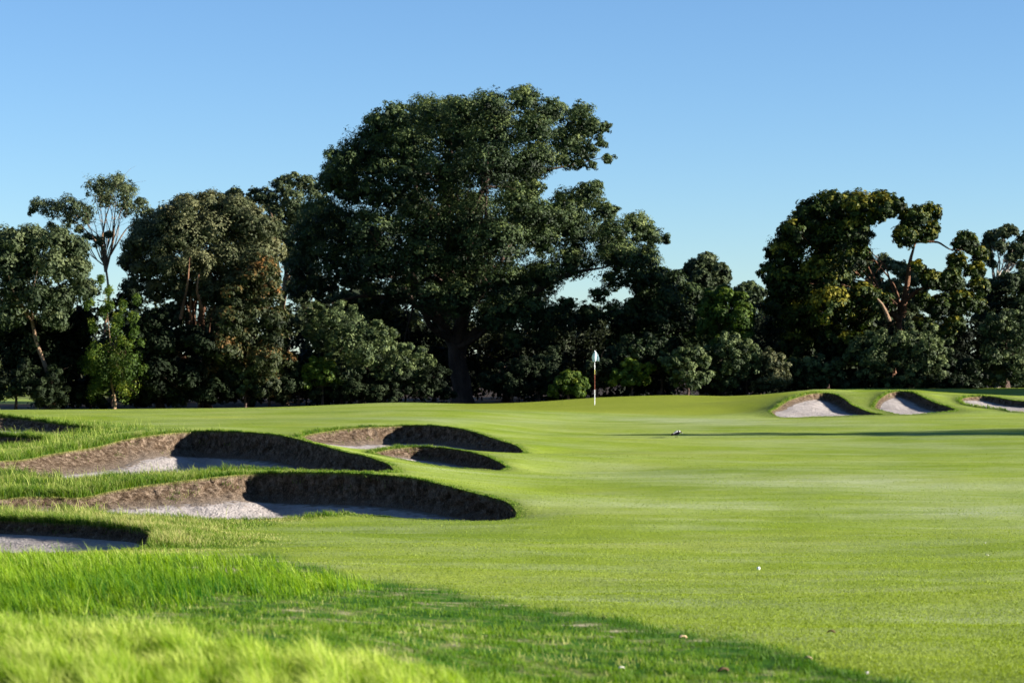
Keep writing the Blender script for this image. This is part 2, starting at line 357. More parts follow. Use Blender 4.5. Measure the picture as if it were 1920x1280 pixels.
TOE = {}
FIB = []      # wall points for fibres: (x, y, z, nx, ny, frac, height)
NR = 16
for key, lip in LIPS.items():
    n_ = len(lip); x, y, h, run = lip[:, 0], lip[:, 1], np.maximum(lip[:, 2], 0.03), np.maximum(lip[:, 3], 0.06)
    z = terrain(x, y)
    t = np.roll(lip[:, :2], -1, 0) - np.roll(lip[:, :2], 1, 0)
    nr = np.stack([t[:, 1], -t[:, 0]], 1) / np.linalg.norm(t, axis=1)[:, None]
    if not in_poly(*(lip[:1, :2] + nr[:1] * 0.03).T, lip)[0]: nr = -nr
    # blend straight inward with "towards the long axis" so tight tips never fold
    cen = lip[:, :2].mean(0); hw = (x.max() - x.min()) * 0.28
    axp = np.stack([np.clip(x, cen[0] - hw, cen[0] + hw), np.full(n_, cen[1])], 1)
    to = axp - lip[:, :2]; dl = np.linalg.norm(to, axis=1)[:, None]; to = to / dl
    k = np.ones(5) / 5
    nr = np.stack([np.convolve(np.r_[nr[-2:, i], nr[:, i], nr[:2, i]], k, 'valid') for i in (0, 1)], 1)
    dr = nr * 0.45 + to * 0.55; dr /= np.linalg.norm(dr, axis=1)[:, None]
    run_ = np.minimum(run * (0.6 + 0.9 * h) + 0.03, dl[:, 0] * 0.5)
    rows = []; fr = np.linspace(0, 1, NR)
    s_arc = np.cumsum(np.r_[0, np.linalg.norm(np.diff(lip[:, :2], axis=0), axis=1)])
    for j, q in enumerate(fr):
        push = q ** 1.3
        w = 0.0 if j == 0 else (0.09 * np.minimum(h / 0.4, 1) * (vnoise(s_arc, np.full(n_, q * 1.2), 0.55, 11) + 0.6 * vnoise(s_arc, np.full(n_, q * 2.0), 0.16, 12)))
        over = 0.0 if j == 0 else 0.05 * np.minimum(h / 0.4, 1) * math.sin(q * math.pi) * (run < 0.4)   # slight undercut below the sod
        d_ = run_ * push + w * (1 - q * 0.4) - over
        zz = z - h * q ** 0.85
        rows.append(np.column_stack([lip[:, :2] + dr * d_[:, None], zz]))
    V = np.concatenate(rows); i = np.arange(n_); faces = []
    for j in range(NR - 1):
        faces.append(np.stack([j * n_ + i, j * n_ + (i + 1) % n_, (j + 1) * n_ + (i + 1) % n_, (j + 1) * n_ + i], 1))
    sod = np.concatenate([np.clip(1 - q / np.clip(0.05 / h, 0.04, 1), 0, 1) for q in fr])
    toe = np.concatenate([np.full(n_, sstep(0.55, 1, q)) for q in fr])
    root = empty('sand_bunker', (cen[0], cen[1], float(z.min())))
    TOE[key] = (root, rows[-1])
    wall = link('earth_wall', np_mesh('earth_wall', V - np.array(root.location), [np.concatenate(faces)], {'sod': sod, 'toe': toe}), wm, root)
    # floor
    toe_r = rows[-1]
    gx0, gx1, gy0, gy1 = toe_r[:, 0].min(), toe_r[:, 0].max(), toe_r[:, 1].min(), toe_r[:, 1].max()
    st = 0.11 if cen[1] < 80 else 0.16
    XX, YY = np.meshgrid(np.arange(gx0, gx1, st), np.arange(gy0, gy1, st)); q = np.column_stack([XX.ravel(), YY.ravel()]) + rng.uniform(-0.03, 0.03, (XX.size, 2))
    q = q[in_poly(q[:, 0], q[:, 1], toe_r)]
    sub = toe_r[::2]
    dmin = np.sqrt(((q[:, None, :] - sub[None, :, :2]) ** 2).sum(2)).min(1); q = q[dmin > 0.04]; dmin = dmin[dmin > 0.04]
    w = 1 / (((q[:, None, :] - sub[None, :, :2]) ** 2).sum(2) + 0.05) ** 1.3
    zq = (w * sub[None, :, 2]).sum(1) / w.sum(1)
    dip = {'front': 0.22, 'middle': 0.2, 'near': 0.07, 'upper': 0.14, 'small': 0.14}.get(key, 0.06)
    hq = h[::2][np.sqrt(((q[:, None, :] - sub[None, :, :2]) ** 2).sum(2)).argmin(1)]
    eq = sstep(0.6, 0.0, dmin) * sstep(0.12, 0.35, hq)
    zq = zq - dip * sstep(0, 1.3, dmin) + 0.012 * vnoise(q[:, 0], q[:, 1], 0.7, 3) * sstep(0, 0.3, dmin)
    pl = [Vector(p) for p in q] + [Vector(p[:2]) for p in toe_r]; s0 = len(q)
    v2, e2, f2_, ov, *_y = delaunay_2d_cdt(pl, [(s0 + a_, s0 + (a_ + 1) % n_) for a_ in range(n_)], [], 0, 1e-6)
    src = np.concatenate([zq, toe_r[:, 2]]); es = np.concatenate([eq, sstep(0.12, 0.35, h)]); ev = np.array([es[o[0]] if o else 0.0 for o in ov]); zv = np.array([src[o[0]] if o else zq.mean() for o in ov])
    VV = np.array([tuple(p) for p in v2]); FF = np.array([f for f in f2_ if len(f) == 3]); cc = VV[FF].mean(1)
    FF = FF[in_poly(cc[:, 0], cc[:, 1], toe_r)]
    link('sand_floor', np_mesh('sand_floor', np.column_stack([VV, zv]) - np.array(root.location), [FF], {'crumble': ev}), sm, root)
    FIB.append((key, root, rows, h, dr, lip))
BLAB = {'front': 'largest front bunker with a brown earth bank lit at left and deep shadow at right', 'middle': 'wide bunker just behind the largest front one, pale sand lit in its middle',
 'upper': 'upper middle bunker with a grassy lit left lip, behind the smallest one', 'small': 'smallest fully shadowed oval bunker tucked in front of the upper middle one',
 'far_left': 'farthest left bunker with brown bank, cut by the left edge of the photo', 'far_small': 'low little bunker at left edge just below the farthest left one',
 'near': 'nearest bunker at lower left, all in shadow behind tall grass', 'right_one': 'leftmost and most complete bunker of the three beside the green, tall pale sand face',
 'right_two': 'middle bunker of the three beside the green, pale sand face left lit', 'right_three': 'rightmost bunker beside the green behind yellowish grass tufts, cut by the right edge'}
for key, (root, _r) in TOE.items(): tag(root, BLAB[key], 'bunker', 'sand bunkers of the hole')

# ------------------------------------------------------------------ grass blades
def leafy_mat(name, c0, c1, c2, transl=0.4, rough=0.55, spec=0.3):
    m, n, l, b = mat(name)
    c = ramp(n, l, attr(n, 'tint'), [(0.0, c0), (0.5, c1), (1.0, c2)])
    l.new(c, b.inputs['Base Color']); b.inputs['Roughness'].default_value = rough; b.inputs['Specular IOR Level'].default_value = spec
    tr = n.new('ShaderNodeBsdfTranslucent'); hs = N(n, 'HueSaturation'); hs.inputs['Value'].default_value = 1.25; hs.inputs['Saturation'].default_value = 1.1
    l.new(c, hs.inputs['Color']); l.new(hs.outputs[0], tr.inputs[0])
    mx = n.new('ShaderNodeMixShader'); mx.inputs[0].default_value = transl
    l.new(b.outputs[0], mx.inputs[1]); l.new(tr.outputs[0], mx.inputs[2])
    l.new(mx.outputs[0], n['Material Output'].inputs['Surface'])
    return m
grass_m = leafy_mat('rough grass', (0.014, 0.085, 0.002), (0.18, 0.29, 0.012), (0.53, 0.57, 0.16), 0.5, 0.6, 0.15)
bank_m = leafy_mat('bank grass', (0.016, 0.065, 0.005), (0.125, 0.20, 0.02), (0.44, 0.40, 0.16), 0.45, 0.6, 0.15)
rough_m = leafy_mat('short rough grass', (0.010, 0.060, 0.002), (0.115, 0.205, 0.010), (0.44, 0.42, 0.16), 0.4, 0.6, 0.15)
nap_m = leafy_mat('mown fairway blades', (0.10, 0.155, 0.008), (0.185, 0.245, 0.024), (0.34, 0.38, 0.11), 0.35, 0.6, 0.15)
straw_m = leafy_mat('roots and dry stubble', (0.03, 0.018, 0.01), (0.12, 0.08, 0.055), (0.36, 0.29, 0.2), 0.1, 0.9, 0.05)

def blades(x, y, z, h, w, lean, tint, seed=0):
    """3-segment tapered bent blades -> V, quads, tris, tint"""
    g = np.random.default_rng(seed); n = len(x)
    yaw = g.uniform(0, np.pi, n); wx, wy = np.cos(yaw), np.sin(yaw)
    la = g.normal(0, 1, n) * 0.27 + lean[0] + 0.22 * vnoise(x, y, 0.7, 70); lb = g.normal(0, 1, n) * 0.25 + lean[1] + 0.2 * vnoise(x, y, 0.6, 71)
    V = np.empty((n, 7, 3)); lv = [(0, 1.0), (0.38, 0.85), (0.74, 0.55)]
    for k, (q, ww) in enumerate(lv):
        ox = la * h * q ** 1.8; oy = lb * h * q ** 1.8; oz = h * q
        for s, sg in ((0, -0.5), (1, 0.5)):
            V[:, 2 * k + s, 0] = x + ox + wx * w * ww * sg; V[:, 2 * k + s, 1] = y + oy + wy * w * ww * sg; V[:, 2 * k + s, 2] = z + oz
    V[:, 6, 0] = x + la * h * 1.25; V[:, 6, 1] = y + lb * h * 1.25; V[:, 6, 2] = z + h * (1 - 0.15 * np.hypot(la, lb))
    i = np.arange(n)[:, None] * 7
    quads = np.concatenate([i + [0, 1, 3, 2], i + [2, 3, 5, 4]]); tris = i + [4, 5, 6]
    return V.reshape(-1, 3), quads, tris, (tint[:, None] + np.array([-.12, -.12, -.04, -.04, .08, .08, .2])[None]).ravel()

def scatter_uv(n, u0, u1, y0, y1, seed, power=1.0):
    """points spread so that the picture is covered evenly: density falls with distance"""
    g = np.random.default_rng(seed)
    y = 1 / (g.uniform(1 / y1 ** power, 1 / y0 ** power, n)) ** (1 / power); u = g.uniform(u0, u1, n)
    return (u - 960) / F * y, y
def outside_bunkers(x, y):
    k = np.ones(len(x), bool)
    for lip in LIPS.values(): k &= ~in_poly(x, y, lip)
    return k

def make_grass(name, label, x, y, h, w, tint, lean=(-0.25, 0.0), seed=0, kindmat=None, sink=0.01, z=None):
    if z is None: z = terrain(x, y) - sink
    V, q, t, ti = blades(x, y, z, h, w, lean, tint, seed)
    o = link(name, np_mesh(name, V, [q, t], {'tint': np.clip(ti, 0, 1)}), kindmat or grass_m)
    tag(o, label, 'grass', kind='stuff'); return o

# tall foreground grass, two waves of it
x, y = scatter_uv(330000, -150, 1750, 10.5, 34, 21, 1.4); z = terrain(x, y, False)
u, v = uv_of(x, y, z)
g = np.random.default_rng(5)
lim1 = np.interp(u, [-150, 500, 700, 850, 1000, 1100, 1700], [17.0, 16.7, 16.2, 15.3, 13.6, 12.8, 12.3])       # near wave: up to this distance
near_w = sstep(0.5, -0.9, y - lim1 - 0.7 * vnoise(x, y, 2.5, 31))
lim2a = np.interp(u, [-150, 300, 600, 740], [19.5, 21.5, 23.5, 26]); lim2b = np.interp(u, [-150, 300, 480, 620, 740], [32.4, 32.2, 30.8, 28.6, 27])
far_w = sstep(-0.4, 0.9, y - lim2a - 1.0 * vnoise(x, y, 2.0, 32)) * sstep(1.0, -1.6, y - lim2b - 1.2 * vnoise(x, y, 1.6, 33)) * sstep(760, 640, u)
patch = 0.65 + 0.35 * vnoise(x, y, 1.1, 34)
wgt = np.clip(near_w + far_w, 0, 1)
keep = (g.uniform(0, 1, len(x)) < wgt * (0.45 + 0.55 * np.clip(patch, 0, 1))) & outside_bunkers(x, y)
hx = (0.11 + 0.07 * near_w + 0.07 * far_w) * (0.55 + 0.45 * wgt) * (1 + 0.35 * vnoise(x, y, 1.3, 35)) * g.uniform(0.55, 1.25, len(x))
hx = hx * np.interp(u, [500, 800], [1.0, 0.75]) * (0.8 + 0.45 * np.clip(vnoise(x, y, 0.45, 50), -1, 1)) * 1.15
tn = 0.42 + 0.2 * vnoise(x, y, 1.5, 36) + 0.14 * vnoise(x, y, 0.4, 51) + g.normal(0, 0.13, len(x)) + 0.14 * near_w - 0.02 * far_w
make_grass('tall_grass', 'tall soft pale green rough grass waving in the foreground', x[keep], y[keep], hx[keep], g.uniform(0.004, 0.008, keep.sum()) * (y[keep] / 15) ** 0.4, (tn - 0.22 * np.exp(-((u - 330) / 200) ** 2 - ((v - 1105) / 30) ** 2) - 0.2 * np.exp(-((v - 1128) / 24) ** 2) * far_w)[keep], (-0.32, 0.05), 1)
# short dark rough between and beside the waves
x, y = scatter_uv(300000, -150, 2050, 12, 33, 22, 1.6); z = terrain(x, y, False)
m = rough_mask(x, y, z); g = np.random.default_rng(6)
bare = vnoise(x, y, 1.0, 38)
keep = (g.uniform(0, 1, len(x)) < m * np.clip(1.05 - 0.9 * sstep(0.05, 0.5, bare), 0, 1)) & outside_bunkers(x, y)
hx = g.uniform(0.02, 0.06, len(x)) * np.clip(1 + 0.8 * vnoise(x, y, 0.5, 37), 0.3, 2)
uu, vv_ = uv_of(x, y, z); rim = np.exp(-((vv_ - edge_v(uu) - 16) / 24) ** 2)
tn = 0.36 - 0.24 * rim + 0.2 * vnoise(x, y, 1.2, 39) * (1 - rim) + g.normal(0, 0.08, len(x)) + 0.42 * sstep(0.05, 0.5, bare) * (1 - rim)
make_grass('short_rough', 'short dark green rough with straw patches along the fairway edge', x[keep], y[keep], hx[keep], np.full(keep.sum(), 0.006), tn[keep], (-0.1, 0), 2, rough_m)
# longer grass on the shoulders between the left bunkers
x, y = scatter_uv(330000, -120, 760, 33.5, 84, 23, 2.2); z = terrain(x, y, False)
u, v = uv_of(x, y, z); d = lip_dist(x, y); g = np.random.default_rng(8)
w_ = sstep(640, 380, u) * sstep(2.6, 0.6, d + 0.8 * vnoise(x, y, 2, 41))
w_ *= np.where(y > 62, sstep(330, 200, u), 1)
w_ = np.maximum(w_, 0.9 * sstep(0.5, 0.15, d) * (u < 700))
keep = (g.uniform(0, 1, len(x)) < w_) & outside_bunkers(x, y)
hx = (0.045 + 0.11 * sstep(560, 250, u)) * (1 - 0.75 * sstep(35.6, 34.8, y)) * (0.5 + 0.5 * w_) * g.uniform(0.5, 1.3, len(x)) * (1 + 0.3 * vnoise(x, y, 1.5, 42))
tn = 0.38 + 0.3 * vnoise(x, y, 2.0, 43) + g.normal(0, 0.2, len(x)) + np.where((y < 42.5) & (y > 33), 0.14, 0)
make_grass('shoulder_grass', 'longer green and straw grass on the banks between the left bunkers', x[keep], y[keep], hx[keep], 0.006 + 0.00009 * y[keep], tn[keep], (-0.12, 0), 3, bank_m)
# fringe right on each lip
xs, ys, hs, ws, ts = [], [], [], [], []
g = np.random.default_rng(9)
for key, lip in LIPS.items():
    seg = np.linalg.norm(np.roll(lip[:, :2], -1, 0) - lip[:, :2], axis=1); L = seg.sum()
    nb = int(L * (560 if key not in ('right_one', 'right_two', 'right_three') else 260))
    idx = g.choice(len(lip), nb, p=seg / L); q = g.uniform(0, 1, nb)[:, None]
    p = lip[idx] * (1 - q) + lip[(idx + 1) % len(lip)] * q
    cen = lip[:, :2].mean(0); to = p[:, :2] - cen; to /= np.linalg.norm(to, axis=1)[:, None]
    pp = p[:, :2] + to * (np.abs(g.normal(0, 0.09, nb)) - 0.015)[:, None]
    xs.append(pp[:, 0]); ys.append(pp[:, 1]); hs.append(p[:, 4] * g.uniform(0.4, 1.5, nb) * np.clip(1 + 0.6 * vnoise(pp[:, 0], pp[:, 1], 0.5, 60), .3, 2)); ws.append(0.005 + 0.0001 * pp[:, 1])
    ts.append(0.34 + 0.2 * vnoise(pp[:, 0], pp[:, 1], 1.2, 44) + g.normal(0, 0.16, nb))
make_grass('lip_grass', 'thin fringe of grass growing along the bunker lips', *map(np.concatenate, (xs, ys, hs, ws, ts)), lean=(-0.1, 0), seed=4, kindmat=bank_m)
# nap of the closely mown fairway near the camera
x, y = scatter_uv(230000, 250, 2050, 17, 62, 24, 1.5); z = terrain(x, y, False)
m = rough_mask(x, y, z); g = np.random.default_rng(10)
keep = (g.uniform(0, 1, len(x)) < 1 - m) & outside_bunkers(x, y)
x, y = x[keep], y[keep]
make_grass('fairway_nap', 'closely mown blades of the bright green fairway', x, y, g.uniform(0.008, 0.022, len(x)), 0.006 + 0.00012 * y,
           0.42 + 0.12 * vnoise(x, y, 4, 45) + g.normal(0, 0.1, len(x)), (0.1, 0), 5, nap_m, sink=0.004)
# seed heads
x, y = scatter_uv(2600, -60, 520, 40, 80, 25, 1.5); u = 960 + x / y * F; d = lip_dist(x, y); g = np.random.default_rng(12)
keep = (d < 1.6) & (g.uniform(0, 1, len(x)) < sstep(480, 200, u)) & outside_bunkers(x, y)
make_grass('seed_stalks', 'thin pale seed stalks standing above the bunker banks', x[keep], y[keep], g.uniform(0.2, 0.42, keep.sum()), np.full(keep.sum(), 0.007), g.uniform(0.7, 1.0, keep.sum()), (-0.1, 0), 6)
# root fibres and dry stubble on each wall
for key, root, rows, h, dr, lip in FIB:
    g = np.random.default_rng(13); n_ = len(h); RW = np.stack(rows)
    seg = np.linalg.norm(np.roll(lip[:, :2], -1, 0) - lip[:, :2], axis=1) * np.clip(h, 0, 0.6) * (h > 0.1) + 1e-9
    nb = int(min(26000, seg.sum() * 3300 * (1 if lip[:, 1].mean() < 65 else 0.5)))
    if nb < 50: continue
    idx = g.choice(n_, nb, p=seg / seg.sum()); fq = g.uniform(0.03, 0.97, nb) * (NR - 1); j = fq.astype(int); t = fq - j
    p = RW[j, idx] * (1 - t[:, None]) + RW[j + 1, idx] * t[:, None]
    p = p + (RW[j, (idx + 1) % n_] - RW[j, idx]) * g.uniform(0, 1, nb)[:, None]
    ln = g.uniform(0.015, 0.07, nb); dd = dr[idx]
    out = np.column_stack([dd, g.normal(-0.35, 0.7, nb)]) + g.normal(0, 0.35, (nb, 3)); out /= np.linalg.norm(out, axis=1)[:, None]
    sd = np.cross(out, [0, 0, 1]) + g.normal(0, 0.3, (nb, 3)); sd /= np.linalg.norm(sd, axis=1)[:, None]; wd = g.uniform(0.004, 0.012, nb)[:, None]
    V = np.stack([p - sd * wd / 2, p + sd * wd / 2, p + out * ln[:, None]], 1).reshape(-1, 3) - np.array(root.location)
    green_ish = np.clip(g.normal(0.4, 0.25, nb), 0, 1)
    fb = link('dry_fibre', np_mesh('dry_fibre', V, [np.arange(nb * 3).reshape(-1, 3)], {'tint': np.repeat(green_ish, 3)}), straw_m, root)
    fb['kind'] = 'stuff'

tx, ty, tz, th_, tt = [], [], [], [], []
g = np.random.default_rng(14)
for key, root, rows, h, dr, lip in FIB:
    RW = np.stack(rows); ok = np.where((h > 0.15) & (lip[:, 4] > 0.045))[0]
    if len(ok) == 0: continue
    for _c in range(int(len(ok) / 6)):
        i_ = g.choice(ok); q_ = g.uniform(0, 1) ** 1.6 * (NR - 2); m_ = int(g.uniform(6, 26))
        idx = np.clip(i_ + g.integers(-2, 3, m_), 0, len(h) - 1); j_ = np.clip(q_ + g.normal(0, 1.0, m_), 0, NR - 1).astype(int)
        p = RW[j_, idx] + g.normal(0, 0.012, (m_, 3)); tx.append(p[:, 0]); ty.append(p[:, 1]); tz.append(p[:, 2] - .01); th_.append(g.uniform(0.03, 0.09, m_)); tt.append(g.uniform(0.1, 0.75) + g.normal(0, .1, m_))
tx, ty, tz, th_, tt = map(np.concatenate, (tx, ty, tz, th_, tt))
make_grass('wall_tufts', 'small tufts of grass growing out of the bunker banks', tx, ty, th_, np.full(len(tx), .009), tt, (0, -0.3), 7, bank_m, z=tz)

# ------------------------------------------------------------------ trees and shrubs
LM = {
 'gum':   leafy_mat('gum leaves', (0.010, 0.019, 0.008), (0.038, 0.055, 0.022), (0.11, 0.13, 0.055), 0.15, 0.6, 0.15),
 'big':   leafy_mat('dark evergreen leaves', (0.004, 0.010, 0.003), (0.034, 0.056, 0.018), (0.13, 0.158, 0.046), 0.12, 0.6, 0.15),
 'gold':  leafy_mat('leaves with golden new growth', (0.006, 0.013, 0.004), (0.030, 0.050, 0.007), (0.21, 0.18, 0.018), 0.12, 0.6, 0.15),
 'olive': leafy_mat('olive green leaves', (0.008, 0.013, 0.005), (0.040, 0.050, 0.020), (0.13, 0.13, 0.06), 0.15, 0.6, 0.15),
 'fresh': leafy_mat('fresh yellow green leaves', (0.02, 0.042, 0.006), (0.065, 0.105, 0.014), (0.19, 0.22, 0.03), 0.25, 0.6, 0.15),
 'sage':  leafy_mat('grey green shrub leaves', (0.006, 0.012, 0.005), (0.036, 0.056, 0.020), (0.12, 0.15, 0.055), 0.15, 0.6, 0.15),
 'rust':  leafy_mat('leaves with rusty tips', (0.008, 0.014, 0.005), (0.035, 0.045, 0.014), (0.20, 0.09, 0.025), 0.15, 0.6, 0.15),
 'dark':  leafy_mat('shaded undergrowth leaves', (0.004, 0.007, 0.003), (0.010, 0.017, 0.006), (0.028, 0.04, 0.016), 0.05, 0.7, 0.1),  # shade under the trees painted in as near-black leaf tints
}
def bark(name, ca, cb):
    m, n, l, b = mat(name); a = noise_node(n, l, 2.2, 5, 0.7, (1, 1, 0.35))
    l.new(ramp(n, l, a, [(0.35, ca), (0.65, cb)]), b.inputs['Base Color']); b.inputs['Roughness'].default_value = 0.9
    bump(n, l, b, noise_node(n, l, 7, 4, 0.7, (1, 1, 0.3)), 0.12, 0.9); return m
BM = {'dark': bark('dark fissured bark', (0.03, 0.02, 0.016), (0.10, 0.065, 0.05)), 'orange': bark('orange pink bark', (0.055, 0.028, 0.016), (0.20, 0.105, 0.062)),
      'pale': bark('pale smooth bark', (0.22, 0.19, 0.16), (0.48, 0.43, 0.37)), 'tan': bark('tan bark', (0.08, 0.05, 0.03), (0.24, 0.16, 0.10))}

def tube(path, rad, sides=8):
    path = np.asarray(path, float); m = len(path); T = np.gradient(path, axis=0); T /= np.linalg.norm(T, axis=1)[:, None] + 1e-9
    ref = np.array([0.2, 1.0, 0.1]); A = np.cross(T, ref); A /= np.linalg.norm(A, axis=1)[:, None] + 1e-9; B = np.cross(T, A)
    a = np.linspace(0, 2 * np.pi, sides, endpoint=False)
    V = (path[:, None] + (A[:, None] * np.cos(a)[None, :, None] + B[:, None] * np.sin(a)[None, :, None]) * np.asarray(rad)[:, None, None]).reshape(-1, 3)
    i = np.arange(m - 1)[:, None] * sides; k = np.arange(sides)[None]
    return V, np.stack([i + k, i + (k + 1) % sides, i + sides + (k + 1) % sides, i + sides + k], 2).reshape(-1, 4)

def limb_path(a, b_, g, sag=0.12, m=9, wig=0.05):
    a, b_ = np.asarray(a, float), np.asarray(b_, float); t = np.linspace(0, 1, m)[:, None]; L = np.linalg.norm(b_ - a)
    p = a * (1 - t) + b_ * t
    p[:, 2] += np.sin(t[:, 0] * np.pi) * L * sag * g.uniform(-0.6, 1.0)
    for ax in range(3): p[:, ax] += np.sin(t[:, 0] * np.pi * g.uniform(1.5, 3.5) + g.uniform(0, 6)) * L * wig * np.sin(t[:, 0] * np.pi) ** 0.5 * g.uniform(0.3, 1)
    return p

def leaf_cloud(cl, n_leaf, size, g, sub_r=0.42, newtips=0.35, tint0=0.35, aspect=0.5, up=0.3, shell=0.7, flat=0.92, sflat=0.78, tvar=0.1):
    """cl: (k,4) clump centres and radii. leaves gather into twig-end clusters set round every clump's shell."""
    cl = np.asarray(cl, float); r = cl[:, 3]; wgt = r ** 2.0 / (r ** 2.0).sum()
    nsub = np.maximum(5, (n_leaf * wgt / 26).astype(int)); ids = np.repeat(np.arange(len(cl)), nsub)
    d = g.normal(0, 1, (len(ids), 3)); d[:, 2] += up; d /= np.linalg.norm(d, axis=1)[:, None]
    rad = r[ids] * (shell + (1 - shell) * g.uniform(0, 1, len(ids)) ** 0.5) * g.uniform(0.82, 1.12, len(ids))
    sc = cl[ids, :3] + d * rad[:, None] * np.array([1, 1, flat])
    sr = np.clip(sub_r * r[ids] * g.uniform(0.5, 1.2, len(ids)), 0.14, 0.8)
    st = np.clip(tint0 + g.normal(0, 0.13, len(cl))[ids] + g.normal(0, tvar, len(ids)) + newtips * sstep(-0.15, 0.5, d[:, 2]) * g.uniform(0.2, 1, len(ids)), 0, 1)  # upward twigs paler: new growth, with sunlit tops painted into the tint
    k = 26; ii = np.repeat(np.arange(len(ids)), k); n = len(ii)
    dv = g.normal(0, 1, (n, 3)); dv /= np.linalg.norm(dv, axis=1)[:, None]
    q = g.uniform(0.25, 1, n) ** 0.6
    c = sc[ii] + dv * (sr[ii] * q)[:, None] * np.array([1, 1, sflat])
    nm = dv * 0.6 + d[ii] * 0.8 + np.array([0, 0, 0.25]) + g.normal(0, 0.33, (n, 3)); nm /= np.linalg.norm(nm, axis=1)[:, None]
    ax = np.cross(nm, g.normal(0, 1, (n, 3))); ax /= np.linalg.norm(ax, axis=1)[:, None]; bx = np.cross(nm, ax)
    s = size * g.uniform(0.6, 1.35, n)[:, None]
    V = np.stack([c - ax * s * 0.5, c + bx * s * aspect * 0.5 + nm * s * 0.06, c + ax * s * 0.5, c - bx * s * aspect * 0.5 + nm * s * 0.06], 1)
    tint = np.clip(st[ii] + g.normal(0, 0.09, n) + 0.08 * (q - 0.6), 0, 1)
    return V, tint

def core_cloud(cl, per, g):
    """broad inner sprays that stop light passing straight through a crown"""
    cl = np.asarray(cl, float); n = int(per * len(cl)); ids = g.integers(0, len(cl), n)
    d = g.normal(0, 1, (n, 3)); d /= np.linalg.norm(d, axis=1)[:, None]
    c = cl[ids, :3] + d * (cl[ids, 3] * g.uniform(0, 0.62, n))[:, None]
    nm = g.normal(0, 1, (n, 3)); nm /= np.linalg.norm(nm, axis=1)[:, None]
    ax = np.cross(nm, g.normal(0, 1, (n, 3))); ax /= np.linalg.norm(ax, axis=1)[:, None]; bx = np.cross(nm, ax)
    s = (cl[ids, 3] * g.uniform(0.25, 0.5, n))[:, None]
    return np.stack([c - ax * s * 0.5, c + bx * s * 0.3, c + ax * s * 0.5, c - bx * s * 0.3], 1), np.clip(g.normal(0.12, 0.08, n), 0, 1)  # low tint paints the shade inside the crown

